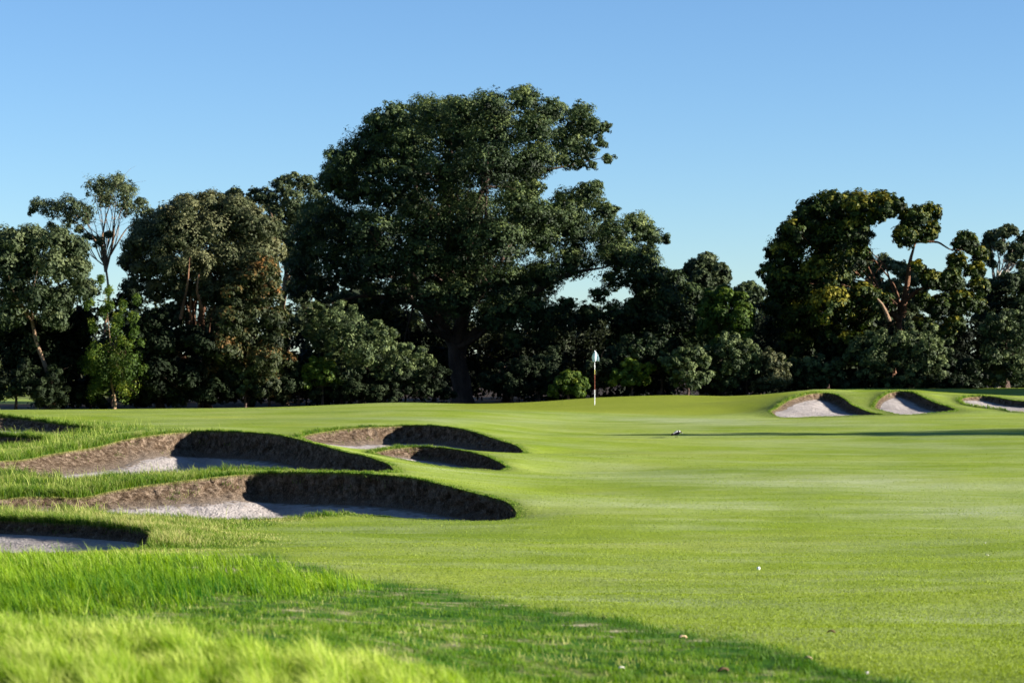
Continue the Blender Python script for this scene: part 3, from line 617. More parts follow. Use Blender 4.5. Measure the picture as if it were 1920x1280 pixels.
def build_plant(name, cat, label, Y, base, circ, n_leaf, leaf, mt, bk='dark', depth=None, fork=None, trunk_r=0.2, seed=1, group=None,
                core=14, limb_n=14, stems=1, limbs=(), **kw):
    """base: (u, v) of the foot; circ: list of (u, v, r) crown billows as seen, set out round in depth"""
    g = np.random.default_rng(seed); s = Y / F
    ca = np.array(circ, float); bx = np.array(P(base[0], base[1], Y)); bx[2] = terrain(np.array([bx[0]]), np.array([Y]))[0] - 0.05
    uc = (ca[:, 0] - ca[:, 2]).min() * 0.5 + (ca[:, 0] + ca[:, 2]).max() * 0.5; hw = ((ca[:, 0] + ca[:, 2]).max() - (ca[:, 0] - ca[:, 2]).min()) / 2
    vc = (ca[:, 1].min() + ca[:, 1].max()) / 2; hv = max(30, (ca[:, 1].max() - ca[:, 1].min()) / 2 + ca[:, 2].mean())
    depth = hw * s * 0.8 if depth is None else depth
    cl = []
    for u, v, r in ca:
        e = 1 - min(1, ((abs(u - uc)) / hw) ** 2) * 0.85 - min(1, ((v - vc) / hv) ** 2) * 0.45
        D = depth * math.sqrt(max(0.02, e)); R_ = r * s; k = 1 if D < R_ * 0.8 else (2 if D < 2.2 * R_ else (3 if D < 4 * R_ else 4))
        offs = [0.0] if k == 1 else list(np.linspace(-D + R_ * 0.6, D - R_ * 0.6, k))
        for o in offs:
            o = o + (g.normal(0, 0.2) if k == 1 else g.uniform(-0.9, 0.7)) * R_; yy = Y + o
            j = g.normal(0, 0.12, 2) * R_ * (k > 1)
            f_ = g.uniform(0.8, 1.0) if k > 1 else 0.97
            x_, _y, z_ = P(u, v, yy)
            cl.append((x_ + j[0], yy, z_ + j[1], R_ * f_))
    cl = np.array(cl)
    root = empty(name, bx); o0 = bx
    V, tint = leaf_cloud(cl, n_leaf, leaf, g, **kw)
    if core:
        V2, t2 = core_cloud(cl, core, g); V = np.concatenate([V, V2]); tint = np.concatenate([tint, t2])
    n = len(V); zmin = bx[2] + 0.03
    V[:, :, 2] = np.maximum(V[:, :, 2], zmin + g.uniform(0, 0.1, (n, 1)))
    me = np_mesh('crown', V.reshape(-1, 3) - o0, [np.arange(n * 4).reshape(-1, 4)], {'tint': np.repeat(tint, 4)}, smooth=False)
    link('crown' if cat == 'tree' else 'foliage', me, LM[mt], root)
    # trunk and limbs, one continuous part
    VV, FF, off = [], [], 0
    def add(path, rad, sides=8):
        nonlocal off
        v_, f_ = tube(path, rad, sides); VV.append(v_); FF.append(f_ + off); off += len(v_)
    if fork is None: fork = [(base[0], (base[1] + vc) / 2, 0)]
    forks = []
    for (fu, fv, fo) in fork:
        fp = np.array(P(fu, fv, Y)) + np.array([0, fo, 0]); p = limb_path(bx, fp, g, 0.0, 12, 0.03)
        flare = 1 + 0.7 * np.exp(-np.linspace(0, 8, 12)); add(p, trunk_r / len(fork) ** 0.4 * np.linspace(1, 0.62, 12) * flare, 12); forks.append(fp)
    forks = np.array(forks); order = np.argsort(-cl[:, 3]); pick = list(order[:limb_n])
    for i in pick:
        e = cl[i, :3]; f0 = forks[np.argmin(np.linalg.norm(forks - e, axis=1))]
        p = limb_path(f0, e + (e - f0) * 0.05, g, 0.14, 10, 0.05); r0 = trunk_r * g.uniform(0.22, 0.42)
        add(p, np.linspace(r0, r0 * 0.18, 10), 6)
        for _q in range(3):
            j = g.integers(4, 9); q = p[j] + g.normal(0, 1, 3) * cl[i, 3] * 0.9
            add(limb_path(p[j], q, g, 0.1, 5, 0.06), np.linspace(r0 * 0.3, r0 * 0.07, 5), 4)
    for path, r0, r1 in limbs:                       # limbs plainly seen in the photo
        pp = np.array([np.array(P(a_, b_, Y)) + np.array([0, c_, 0]) for a_, b_, c_ in path])
        t = np.linspace(0, len(pp) - 1, 4 * len(pp)); q = np.stack([np.interp(t, range(len(pp)), pp[:, i]) for i in range(3)], 1)
        k3 = np.array([.25, .5, .25]); q[1:-1] = np.stack([np.convolve(q[:, i], k3, 'valid') for i in range(3)], 1)
        add(q, np.linspace(r0, r1 * 0.3, len(q)), 8)
    tm = np_mesh('trunk', np.concatenate(VV) - o0, [np.concatenate(FF)])
    link('trunk' if cat == 'tree' else 'stem', tm, BM[bk], root)
    tag(root, label, cat, group); return root

# --- the big tree
big_c = [(745,222,38),(705,245,36),(800,215,42),(860,212,42),(920,205,42),(985,195,34),(1035,208,32),(1085,220,34),(1108,245,28),(1000,245,46),(930,255,55),(850,260,55),(770,275,55),(695,290,50),(645,305,40),
 (625,340,32),(1060,268,36),(1095,285,26),(1138,238,11),(1128,272,13),(1140,297,12),(1060,303,22),(1085,310,14),(1110,312,10),(640,345,42),(700,325,40),(900,320,62),(970,318,52),(1010,300,40),(830,335,55),(765,330,45),(960,380,48),(1000,352,22),
 (1100,368,32),(1062,385,36),(1128,395,26),(1000,420,55),(1075,435,52),(1145,445,38),(1190,425,34),(1218,445,26),(1250,448,11),(1150,485,48),(1205,490,40),(1228,520,24),(1080,490,42),(1195,525,26),(1150,525,24),
 (600,405,50),(572,450,40),(640,430,55),(565,500,34),(620,490,52),(700,430,62),(700,500,58),(780,420,65),(780,495,58),(870,410,65),(860,490,60),(940,460,58),(940,530,55),(1010,525,46),(562,545,26),(600,540,28),(655,520,24),
 (1050,595,34),(1000,590,44),(1100,598,30),(1150,590,30),(930,595,44),(800,560,36),(745,548,32),(1020,640,28),(960,640,24),(860,560,44),(1125,556,20),(1062,572,20),(1180,600,18),(690,362,32),(655,372,24),(730,372,36),(775,378,36),(1012,455,36),(1045,410,30),(1150,395,14),(1120,345,10),(690,545,18)]
build_plant('big_tree', 'tree', 'tallest broad dark evergreen with thick trunk, dominating the middle of the view', 126, (868, 753), big_c, 400000, 0.14, 'big', 'dark', depth=7.5,
            fork=[(848, 640, 0), (862, 600, 0.6)], trunk_r=0.58, seed=3, core=26, limb_n=40, tint0=0.26, newtips=0.45, sub_r=0.3, flat=.86, up=.36, sflat=.7,
            limbs=[([(855,640,0),(880,560,-.5),(900,480,-1),(905,400,-1)], .4, .16), ([(850,650,0),(820,590,-.5),(760,560,-1),(680,555,-1.5),(625,570,-1.5)], .28, .08),
                   ([(870,640,0),(960,580,-1),(1030,530,-2),(1080,512,-2.5),(1130,505,-2.5)], .3, .1),
                   ([(960,360,-2),(1020,325,-2),(1070,315,-2),(1135,300,-2)], .1, .03), ([(780,412,-6),(800,400,-6.4)], .12, .08), ([(860,650,0),(900,630,-1),(920,610,-2)], .2, .14)])
# --- golden-tipped tree at right
gold_c = [(1560,388,38),(1518,405,36),(1610,386,34),(1655,383,28),(1682,388,16),(1498,442,38),(1470,475,36),(1560,450,52),(1598,432,40),(1645,406,18),(1452,520,26),(1482,540,46),(1540,520,55),(1598,490,34),(1455,572,24),
 (1500,600,46),(1560,585,46),(1618,555,30),(1650,566,28),(1622,600,32),(1560,640,42),(1492,645,38),(1600,650,36),
 (1712,412,28),(1738,402,24),(1700,442,26),(1738,440,22),(1750,428,14),(1810,458,24),(1836,478,18),(1828,508,20),(1795,492,20),(1832,540,20),(1782,528,28),(1803,566,30),(1745,522,22),(1762,575,26),(1722,500,14),(1838,570,14),(1790,606,20),(1728,560,16),(1770,630,24),(1730,620,24)]
gt = build_plant('golden_tipped_tree', 'tree', 'dense dark tree with golden leaf tips and leaning orange trunk, above the right bunkers', 118, (1672, 728), gold_c, 170000, 0.17, 'gold', 'orange', depth=4.6,
            fork=[(1690, 580, 0)], trunk_r=0.19, seed=5, core=20, limb_n=18, tint0=0.14, newtips=0.62, sub_r=0.28, aspect=0.6,
            limbs=[([(1690,590,0),(1697,540,-.5),(1700,490,-1),(1712,450,-1)], .2, .09), ([(1690,600,0),(1640,560,0),(1590,520,0)], .2, .08), ([(1712,455,-1),(1752,455,-1),(1775,470,-1),(1800,470,-1)], .07, .04),
                   ([(1690,570,0),(1720,540,-1),(1780,545,-1)], .12, .05)])
# pale dead limb leaning there
V, f_ = tube([P(1668, 602, 113.2), P(1660, 583, 113.1), P(1653, 570, 113), P(1645, 560, 113)], [0.1, 0.09, 0.08, 0.04], 8)
link('dead_limb', np_mesh('dead_limb', V - np.array(gt.location), [f_]), BM['tan'], gt)

# --- the other trees that can be told apart
T = lambda *a, **k: build_plant(*a, **k)
T('gum_tree', 'tree', 'pale-limbed spreading gum at the left edge, grey green crown', 108.8, (105, 758), [(20,455,30),(60,450,32),(105,452,30),(140,470,30),(-30,460,34),(5,490,34),(50,500,36),(100,505,34),(145,510,28),(160,540,24),(20,545,32),(70,560,32),(-30,540,36),(120,560,28),(20,590,30),(100,598,26)],
  42000, 0.17, 'gum', 'tan', fork=[(60, 600, 0)], trunk_r=.12, depth=2.4, seed=11, tint0=0.36, limbs=[([(60,602,0),(52,580,-1.2),(44,550,-2.2),(38,520,-2.6)], .06, .05), ([(60,600,0),(72,570,-1.4),(84,535,-2.4),(92,505,-2.6)], .055, .05), ([(60,600,0),(66,575,-1.0),(62,545,-2.3)], .045, .04)])
T('gum_tree', 'tree', 'slender open-crowned gum rising thin stems above the left edge trees', 140, (205, 758), [(70,385,20),(95,392,22),(130,390,26),(160,400,22),(60,398,12),(185,352,24),(215,345,22),(240,360,24),(200,375,24),(235,388,22),(265,395,20),(285,402,14),(262,378,10),(130,415,14),(150,430,10),(185,455,14),(165,445,8),(205,440,7),(95,425,10)],
  15000, 0.15, 'gum', fork=[(198, 500, 0)], trunk_r=.1, bk='tan', seed=12, core=1, tint0=0.5, sub_r=.5, shell=.4, depth=2.2, limb_n=20, limbs=[([(198,510,0),(190,450,0),(200,400,0),(215,365,0)], .09, .04), ([(198,510,0),(213,450,0),(215,400,0),(218,370,0)], .08, .04), ([(200,490,0),(235,430,0),(260,410,0)], .06, .03), ([(196,470,0),(160,430,0),(120,400,0)], .06, .03)])
T('spreading_tree', 'tree', 'rounded olive brown tree with orange limbs, left of the tallest tree', 114, (385, 755), [(395,385,28),(350,395,28),(310,412,30),(275,435,30),(440,395,30),(475,405,26),(255,465,26),(240,490,20),(300,455,36),(350,440,40),(400,425,42),(450,430,38),(495,430,26),(510,470,22),(470,475,38),(420,485,40),(365,490,36),(310,500,32),(265,510,28),(500,505,26),(440,530,34),(390,545,30),(340,540,26),(290,545,26),(470,555,30),(245,540,20),(330,590,20),(420,590,28)],
  130000, 0.145, 'olive', 'orange', fork=[(388, 650, 0), (360, 640, 0)], trunk_r=.3, seed=13, core=9, tint0=0.5, newtips=0.35, limbs=[([(385,690,-2),(350,660,-3.5),(318,635,-4.2),(295,590,-4.5)], .15, .08), ([(390,640,-2),(400,585,-4),(392,550,-4.5),(396,520,-4.5)], .13, .08), ([(386,660,-2),(378,600,-4),(382,560,-4.6)], .12, .07), ([(360,600,-4),(375,540,-4.4),(380,490,-4.6)], .09, .05)])
T('gum_tree', 'tree', 'tall grey gum crown peeping between the olive brown and tallest trees', 138, (530, 758), [(440,365,16),(470,368,18),(500,372,20),(525,348,18),(548,335,16),(575,350,20),(595,365,22),(545,375,24),(515,400,24),(560,410,28),(530,440,26),(590,400,24),(500,455,20),(545,480,26),(420,372,9),(590,440,26),(570,500,28),(560,545,30),(590,535,24),(578,590,30),(545,610,26)],
  36000, 0.18, 'gum', 'tan', fork=[(535, 520, 0)], trunk_r=.24, seed=14, core=10, tint0=0.42, depth=2.5, limbs=[([(530,520,-2),(522,450,-2.4),(520,415,-2.6),(512,390,-2.6)], .1, .05)])
T('rusty_tipped_tree', 'tree', 'dark bushy tree with rusty orange tips before the olive brown tree', 110.5, (465, 758), [(490,500,26),(505,520,22),(470,530,30),(440,560,32),(500,555,26),(475,590,36),(430,610,32),(515,600,28),(460,640,38),(520,640,32),(420,660,32),(490,680,32),(540,680,26),(440,700,30),(500,720,28),(395,700,26)],
  42000, 0.17, 'rust', 'dark', fork=[(470, 700, 0)], trunk_r=.16, seed=15, core=18, tint0=0.2, newtips=0.4)
T('young_gum', 'tree', 'slender young yellow green gum with thin white trunk, left side', 108.5, (214, 767), [(190,525,6),(205,545,8),(165,570,11),(198,582,11),(228,575,10),(250,595,10),(255,560,6),(172,612,12),(215,618,13),(252,625,11),(240,650,10),(180,672,22),(210,668,24),(243,685,24),(266,698,16),(160,688,18),(230,705,22),(195,698,22),(265,640,7),(200,715,22),(240,725,20),(180,735,18),(222,600,12),(232,640,12),(180,655,12),(205,570,9)],
  20000, 0.11, 'fresh', 'tan', fork=[(210, 640, 0)], trunk_r=.055, seed=16, core=2, tint0=0.22, newtips=0.3, limb_n=16, sub_r=.6, shell=.1, flat=1.3, sflat=1.3, tvar=.2, limbs=[([(210,650,-.3),(206,600,-.5),(200,550,-.5)], .035, .02)])
T('backing_tree', 'tree', 'round blue green tree top behind, right of the tallest tree against the sky', 142, (1320, 745), [(1300,500,18),(1325,490,18),(1350,505,18),(1285,515,14),(1315,520,24),(1345,530,22),(1362,520,9),(1300,545,24),(1340,555,24)],
  17000, 0.22, 'gum', 'tan', trunk_r=.2, seed=17, tint0=0.35, depth=3)
T('spreading_tree', 'tree', 'dense dark green tree touching the right flank of the tallest tree', 126, (1240, 750), [(1235,520,24),(1262,530,26),(1215,545,28),(1290,555,26),(1250,565,34),(1200,580,30),(1225,610,40),(1280,600,38),(1180,620,32),(1250,650,42),(1310,620,32),(1200,665,38),(1300,665,36),(1160,650,30),(1320,580,24),(1160,690,30),(1240,700,34)],
  44000, 0.2, 'big', 'dark', fork=[(1240, 680, 0)], trunk_r=.25, seed=18, tint0=0.3, newtips=0.15, core=22)
T('bright_green_tree', 'tree', 'low rounded tree with bright yellow green top right of the flag', 114.5, (1350, 748), [(1335,560,18),(1360,553,18),(1385,562,16),(1400,580,14),(1320,580,18),(1350,585,26),(1385,600,24),(1405,605,10),(1330,615,24),(1370,625,24),(1400,630,16),(1350,655,26)],
  20000, 0.17, 'fresh', 'dark', trunk_r=.14, seed=19, tint0=0.12, newtips=0.4, core=20)
T('backing_tree', 'tree', 'hazy far tree between bright green tree and golden tipped tree', 150, (1420, 745), [(1390,545,14),(1410,538,14),(1380,560,16),(1425,550,14),(1440,575,20),(1400,580,22),(1430,605,24),(1400,620,26),(1450,630,24),(1385,600,18),(1412,560,18)],
  18000, 0.22, 'sage', 'tan', trunk_r=.18, seed=20, tint0=0.3, depth=3)
T('backing_tree', 'tree', 'grey green tree glimpsed through the gap beside the leaning orange trunk', 140, (1650, 745), [(1635,505,20),(1660,495,18),(1685,505,18),(1640,540,24),(1675,545,24),(1710,520,20),(1720,560,24),(1660,585,28),(1700,600,28)],
  17000, 0.22, 'gum', 'tan', trunk_r=.2, seed=21, tint0=0.5, depth=3)
T('gum_tree', 'tree', 'airy gum with forked pale stems at the right edge', 138, (1868, 745), [(1862,440,14),(1885,436,14),(1900,432,10),(1855,460,16),(1880,462,16),(1905,470,16),(1930,455,18),(1850,480,12),(1895,488,12),(1920,500,14),(1950,480,22),(1860,495,8),(1925,440,9)],
  13000, 0.2, 'gum', 'pale', fork=[(1866, 530, 0)], trunk_r=.16, seed=22, core=4, depth=2, limb_n=16, tint0=0.35, limbs=[([(1866,545,0),(1862,510,0),(1852,480,0)], .06, .03), ([(1866,535,0),(1880,500,0),(1885,470,0)], .06, .03)])
T('spreading_tree', 'tree', 'dark grey green mass of a tree under the airy gum at right', 127, (1885, 745), [(1860,540,22),(1890,530,22),(1920,535,26),(1870,570,30),(1910,575,32),(1950,560,34),(1845,600,26),(1890,615,34),(1935,620,36),(1860,650,30),(1910,665,34),(1850,690,28),(1960,660,30)],
  38000, 0.2, 'sage', 'dark', trunk_r=.22, seed=23, tint0=0.22, newtips=0.15, core=22)
T('backing_tree', 'tree', 'broad pale green tree seen below the left boughs of the tallest tree', 134, (680, 755), [(640,560,22),(665,575,24),(690,565,26),(720,580,26),(700,605,30),(740,600,24),(660,610,28),(720,640,32),(770,610,28),(790,640,32),(680,650,30),(750,670,32)],
  26000, 0.2, 'sage', 'tan', trunk_r=.2, seed=24, tint0=0.45, core=18)
T('backing_tree', 'tree', 'shadowy tree filling in behind the trunk of the tallest tree', 136, (950, 755), [(830,620,34),(880,630,34),(930,650,36),(980,660,36),(1040,640,36),(1090,650,36),(1140,640,36),(1100,600,30),(840,670,34),(900,690,36),(1000,700,36),(1080,700,38),(1150,700,36)],
  30000, 0.22, 'olive', 'dark', trunk_r=.25, seed=25, tint0=0.15, newtips=0.1, core=20)
T('backing_tree', 'tree', 'black dense tree under the gum at the left edge', 112, (90, 760), [(10,610,34),(60,620,36),(110,600,34),(140,640,36),(80,660,40),(30,670,38),(-30,640,40),(120,690,38),(60,715,34),(165,690,30),(150,600,24),(95,735,24),(-40,690,34),(145,735,24)],
  40000, 0.19, 'dark', 'dark', trunk_r=.2, seed=26, tint0=0.25, newtips=0.1, core=24)
T('backing_tree', 'tree', 'black tree mass between the young gum and rusty tipped tree', 110.8, (300, 760), [(350,720,26),(430,735,22),(470,742,16),(380,740,20),(240,560,26),(290,600,30),(260,640,34),(310,650,34),(350,640,28),(240,690,34),(300,700,36),(360,700,34),(330,735,26),(270,740,26),(400,735,24),(385,650,24)],
  34000, 0.19, 'dark', 'dark', trunk_r=.2, seed=27, tint0=0.3, newtips=0.15, core=24)
T('backing_tree', 'tree', 'dark tree behind the lower golden tipped crown', 124, (1550, 745), [(1450,620,34),(1500,640,38),(1560,640,40),(1620,640,38),(1680,650,36),(1740,640,36),(1790,640,34),(1830,620,28),(1430,670,34),(1500,690,36),(1600,700,36),(1700,700,36),(1800,690,36)],
  34000, 0.2, 'dark', 'dark', trunk_r=.22, seed=28, tint0=0.3, newtips=0.1, core=22)

# --- shrubs along the edge of the trees
def sprigs(circ, seed):
    g = np.random.default_rng(seed + 500); out = list(circ)
    for (u, v, r_) in circ:
        for _ in range(3):
            a_ = g.uniform(-0.4, 3.5); d_ = r_ * g.uniform(0.85, 1.2); out.append((u + math.cos(a_) * d_, v - math.sin(a_) * d_, r_ * g.uniform(0.2, 0.38)))
    return out
S = lambda Y, base, circ, nl, mt, label, seed, **k: build_plant('shrub', 'shrub', label, Y, base, sprigs(circ, seed), nl, k.pop('leaf', .13), mt, k.pop('bk', 'dark'), tvar=.2, shell=.5, trunk_r=k.pop('trunk_r', .07), seed=seed, core=k.pop('core', 22), limb_n=k.pop('limb_n', 8), group='shrubs along the edge of the trees', **k)
S(112, (640, 758), [(600,600,24),(630,595,26),(660,610,28),(690,630,28),(640,640,34),(600,640,28),(680,665,32),(725,650,24),(720,685,28),(640,690,32),(760,670,22),(790,680,22),(770,705,28)], 30000, 'sage', 'wide pale grey green shrub mounded left of the thick trunk', 41, tint0=.5)
S(110.5, (605, 760), [(600,685,16),(620,695,14),(580,695,14),(600,712,20),(625,715,10),(575,720,14)], 7000, 'fresh', 'small yellow green shrub at the foot of the mounded pale one', 42, tint0=.25)
S(110, (460, 762), [(445,705,10),(465,700,9),(440,720,11),(470,722,11),(482,708,7),(455,735,9)], 3000, 'sage', 'little blue green sapling in front of the rusty tipped tree', 43, core=4, tint0=.6)
S(111, (560, 762), [(540,720,20),(575,735,18),(520,740,18),(600,745,14),(555,700,18)], 9000, 'dark', 'low dark shrub between yellow green shrub and rusty tipped tree', 44, tint0=.5)
S(109.5, (1065, 748), [(1065,710,16),(1085,718,12),(1048,722,12),(1070,733,14),(1040,738,8),(1090,735,8)], 6000, 'fresh', 'small round green shrub just left of the flagstick', 45, tint0=.18, core=12)
S(111, (1185, 745), [(1180,690,12),(1205,692,12),(1160,700,11),(1222,690,8),(1185,712,14),(1210,712,10),(1150,715,10)], 4600, 'fresh', 'loose bright leafed shrub just right of the flagstick', 46, tint0=.3, core=4, leaf=.17)
S(110.5, (1290, 742), [(1275,672,14),(1300,668,15),(1318,680,13),(1262,690,14),(1290,695,22),(1318,708,14),(1270,715,16),(1300,725,16),(1245,680,8)], 10000, 'sage', 'upright grey green shrub with spiky top, centre right', 47, tint0=.5)
S(112, (1400, 742), [(1360,645,18),(1385,650,18),(1345,665,20),(1375,675,24),(1410,672,20),(1340,695,22),(1380,705,24),(1415,700,22),(1360,722,20)], 14000, 'sage', 'broad olive shrub below the bright green tree', 48, tint0=.42)
S(111.5, (1450, 738), [(1435,675,16),(1455,680,15),(1470,695,13),(1425,695,20),(1455,710,20),(1430,722,18),(1475,715,10)], 9000, 'olive', 'rounded olive shrub left of the leftmost greenside bunker', 49, tint0=.5)
S(113, (1530, 735), [(1500,690,16),(1530,682,16),(1560,690,16),(1505,710,20),(1540,712,22),(1575,708,18),(1490,722,14)], 10000, 'sage', 'low pale tipped shrub behind the leftmost greenside bunker', 50, tint0=.4)
b1 = S(113, (1690, 733), [(1620,645,20),(1650,640,20),(1680,638,22),(1712,632,22),(1742,640,22),(1765,655,18),(1605,665,18),(1640,670,28),(1685,668,30),(1730,672,30),(1765,680,20),(1660,700,24),(1678,722,16),(1720,700,26),(1755,700,20),(1630,695,20)], 34000, 'sage', 'large pale feathery shrub on a thin stem under the leaning orange trunk', 51, tint0=.48, trunk_r=.05, fork=[(1690, 700, 0)])
S(114, (1690, 735), [(1600,715,18),(1650,722,18),(1690,724,18),(1740,720,20),(1790,715,20),(1820,722,18)], 9000, 'dark', 'low black shrub at the foot of the large feathery one', 52, tint0=.4)
S(114, (1885, 735), [(1870,605,18),(1900,598,20),(1925,610,24),(1855,630,20),(1890,635,28),(1925,645,28),(1860,665,24),(1900,680,28),(1945,680,26),(1870,705,24),(1915,712,24),(1835,690,18),(1840,715,18)], 26000, 'sage', 'tall grey green shrub at the right edge behind the rightmost bunker', 53, tint0=.32)
S(111, (1120, 748), [(1110,700,18),(1135,715,18),(1100,725,16),(1125,690,16)], 6000, 'dark', 'black shrub directly behind the flagstick', 54, tint0=.4)
S(112, (960, 755), [(920,720,22),(960,725,22),(1000,722,22),(1030,705,22),(980,700,24)], 9000, 'dark', 'black shrub right of the thick trunk', 55, tint0=.3)
S(112, (760, 757), [(700,730,20),(740,728,22),(790,730,22),(830,735,18),(660,735,18),(760,710,22),(820,705,22)], 12000, 'dark', 'black shrub left of the thick trunk', 56, tint0=.3)
S(114, (1220, 745), [(1200,725,16),(1235,720,18),(1250,700,18),(1225,695,18),(1330,728,16)], 8000, 'dark', 'black shrub between the loose bright shrub and spiky grey green one', 57, tint0=.3)

for i_, (Y_, u_, cc, n_, m_, lb_, ti_) in enumerate([
    (107.4, 30, [(0,735,20),(35,728,24),(75,738,22),(110,742,18),(55,705,24),(100,712,22),(108,752,13),(76,754,12)], 12000, 'dark', 'black shrub at the far left beside the opening to the next fairway', .5),
    (110.2, 170, [(150,745,16),(180,750,14),(240,748,14),(265,742,16),(290,748,14)], 7000, 'dark', 'low black scrub around the foot of the young gum', .5),
    (111, 380, [(320,745,16),(355,735,20),(395,725,22),(420,745,16),(375,700,24),(335,705,22),(410,690,22)], 13000, 'olive', 'dim olive scrub covering the foot of the orange-limbed tree', .12),
    (110.5, 505, [(490,735,18),(515,720,22),(530,745,15),(500,700,22),(475,712,16)], 9000, 'rust', 'dim shrub with few rusty leaves under the rusty tipped tree', .1),
    (110.8, 680, [(640,738,16),(670,730,20),(705,738,18),(735,742,16)], 8000, 'dark', 'low black scrub in front of the mounded pale shrub', .6),
    (113, 1010, [(990,690,24),(1030,675,22),(1010,715,22),(960,700,24),(930,725,20)], 12000, 'dark', 'black scrub between the thick trunk and the small round green shrub', .5),
    (112.5, 1240, [(1225,650,22),(1200,660,20),(1180,655,18),(1240,680,20),(1160,670,20)], 9000, 'big', 'dim dark green shrub above the loose bright one', .1),
    (113, 1760, [(1770,700,20),(1800,690,22),(1830,700,18),(1790,725,16),(1825,728,14),(1760,725,14)], 10000, 'sage', 'dim shrub between the large feathery one and the right edge', .1),
    (112.6, 1600, [(1590,722,15),(1615,718,16),(1570,725,12)], 5000, 'dark', 'low black scrub at the left foot of the large feathery shrub', .5)]):
    S(Y_, (u_, 750), cc, n_, m_, lb_, 80 + i_, tint0=ti_, newtips=.12)
# --- thicket behind everything that closes the gaps near the ground (nobody could count it)
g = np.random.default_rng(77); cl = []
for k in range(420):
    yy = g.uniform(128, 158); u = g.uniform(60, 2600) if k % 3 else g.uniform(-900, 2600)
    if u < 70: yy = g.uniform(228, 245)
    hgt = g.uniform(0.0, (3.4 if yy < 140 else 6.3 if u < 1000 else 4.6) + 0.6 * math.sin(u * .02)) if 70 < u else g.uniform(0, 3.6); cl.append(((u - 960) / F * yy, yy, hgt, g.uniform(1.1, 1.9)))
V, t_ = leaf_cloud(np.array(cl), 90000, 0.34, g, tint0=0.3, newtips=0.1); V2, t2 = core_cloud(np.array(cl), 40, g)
V = np.concatenate([V, V2]); t_ = np.concatenate([t_, t2])
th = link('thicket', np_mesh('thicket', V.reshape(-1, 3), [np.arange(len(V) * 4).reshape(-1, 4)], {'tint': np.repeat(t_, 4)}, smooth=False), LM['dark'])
tag(th, 'dark unbroken thicket behind the tree line', 'thicket', kind='stuff')

# --- trees just outside the frame on the right: their long shadows reach into the view
def shade_tree(x, y, h, w, seed, label):
    g = np.random.default_rng(seed); z0 = terrain(np.array([x]), np.array([y]))[0]; root = empty('shade_tree', (x, y, z0)); cl = []
    for k in range(46):
        q = g.uniform(0.18, 1); rr = w * math.sqrt(max(0.03, 1 - (2 * q - 1.05) ** 2)) * g.uniform(0, 1) ** 0.5; a_ = g.uniform(0, 6.28)
        cl.append((math.cos(a_) * rr, math.sin(a_) * rr, h * q * 0.95, w * 0.3))
    V, t_ = leaf_cloud(np.array(cl), 9000, 0.4, g, tint0=.35); V2, t2 = core_cloud(np.array(cl), 30, g); V = np.concatenate([V, V2]); t_ = np.concatenate([t_, t2])
    link('crown', np_mesh('crown', V.reshape(-1, 3), [np.arange(len(V) * 4).reshape(-1, 4)], {'tint': np.repeat(t_, 4)}, smooth=False), LM['gum'], root)
    v_, f_ = tube([(0, 0, 0), (0.1, 0, h * .3), (0, 0.1, h * .7)], [.25, .2, .1]); link('trunk', np_mesh('trunk', v_, [f_]), BM['dark'], root)
    tag(root, label, 'tree', 'trees out of frame'); return root
shade_tree(31, 106.5, 4.6, 3.0, 91, 'tree past the right edge beside the tree line')
shade_tree(38, 107.0, 6.4, 3.2, 92, 'tree farther past the right edge of the tree line')
shade_tree(49, 105.5, 8.5, 3.6, 93, 'tree farthest past the right edge')
def spire(x, y, h, w, seed, label):
    g = np.random.default_rng(seed); z0 = terrain(np.array([x]), np.array([y]))[0]; root = empty('conifer', (x, y, z0)); cl = []
    for q in np.linspace(0.06, 0.98, 26):
        for k in range(3): a_ = g.uniform(0, 6.28); cl.append((math.cos(a_) * w * (1 - q) * .5, math.sin(a_) * w * (1 - q) * .5, h * q, max(0.12, w * (1 - q) * .5)))
    V, t_ = leaf_cloud(np.array(cl), 9000, 0.25, g, tint0=.35); V2, t2 = core_cloud(np.array(cl), 30, g); V = np.concatenate([V, V2]); t_ = np.concatenate([t_, t2])
    link('crown', np_mesh('crown', V.reshape(-1, 3), [np.arange(len(V) * 4).reshape(-1, 4)], {'tint': np.repeat(t_, 4)}, smooth=False), LM['big'], root)
    v_, f_ = tube([(0, 0, 0), (0, 0, h * .3), (0, 0, h * .9)], [.22, .17, .05]); link('trunk', np_mesh('trunk', v_, [f_]), BM['dark'], root)
    tag(root, label, 'tree', 'trees out of frame'); return root
# tip of its shadow falls near photo (1150, 811)
tipx, tipy = 3.1, 75.2; Ls = 44.0
hs = Ls * math.tan(R(SUN_EL)) / math.cos(0)
spire(tipx + Ls * math.cos(R(SUN_AZ)), tipy + Ls * math.sin(R(SUN_AZ)), hs, 8.5, 95, 'narrow conifer past the right edge whose shadow crosses the fairway')

# ------------------------------------------------------------------ flagstick
def on_ground(u, v):
    """distance at which the view through photo point (u, v) meets the ground"""
    ys = np.linspace(12, 112, 2500); xs_ = (u - 960) / F * ys; zs = terrain(xs_, ys); zr = H - (v - V0) / F * ys; k = np.argmax(zr < zs); return xs_[k], ys[k], zs[k]
def plain(name, c, rough=0.5, emit=None):
    m, n, l, b = mat(name); a = noise_node(n, l, 9, 3)
    l.new(ramp(n, l, a, [(0.3, tuple(q * 0.9 for q in c)), (0.7, c)]), b.inputs['Base Color']); b.inputs['Roughness'].default_value = rough; return m
white_m = plain('white paint', (0.78, 0.79, 0.8), .4); red_m = plain('red band paint', (0.17, 0.045, 0.02)); yel_m = plain('yellow band paint', (0.55, 0.5, 0.12))
flag_m, n, l, b = mat('pale blue flag cloth'); b.inputs['Base Color'].default_value = (0.6, 0.72, 0.77, 1); b.inputs['Roughness'].default_value = .8
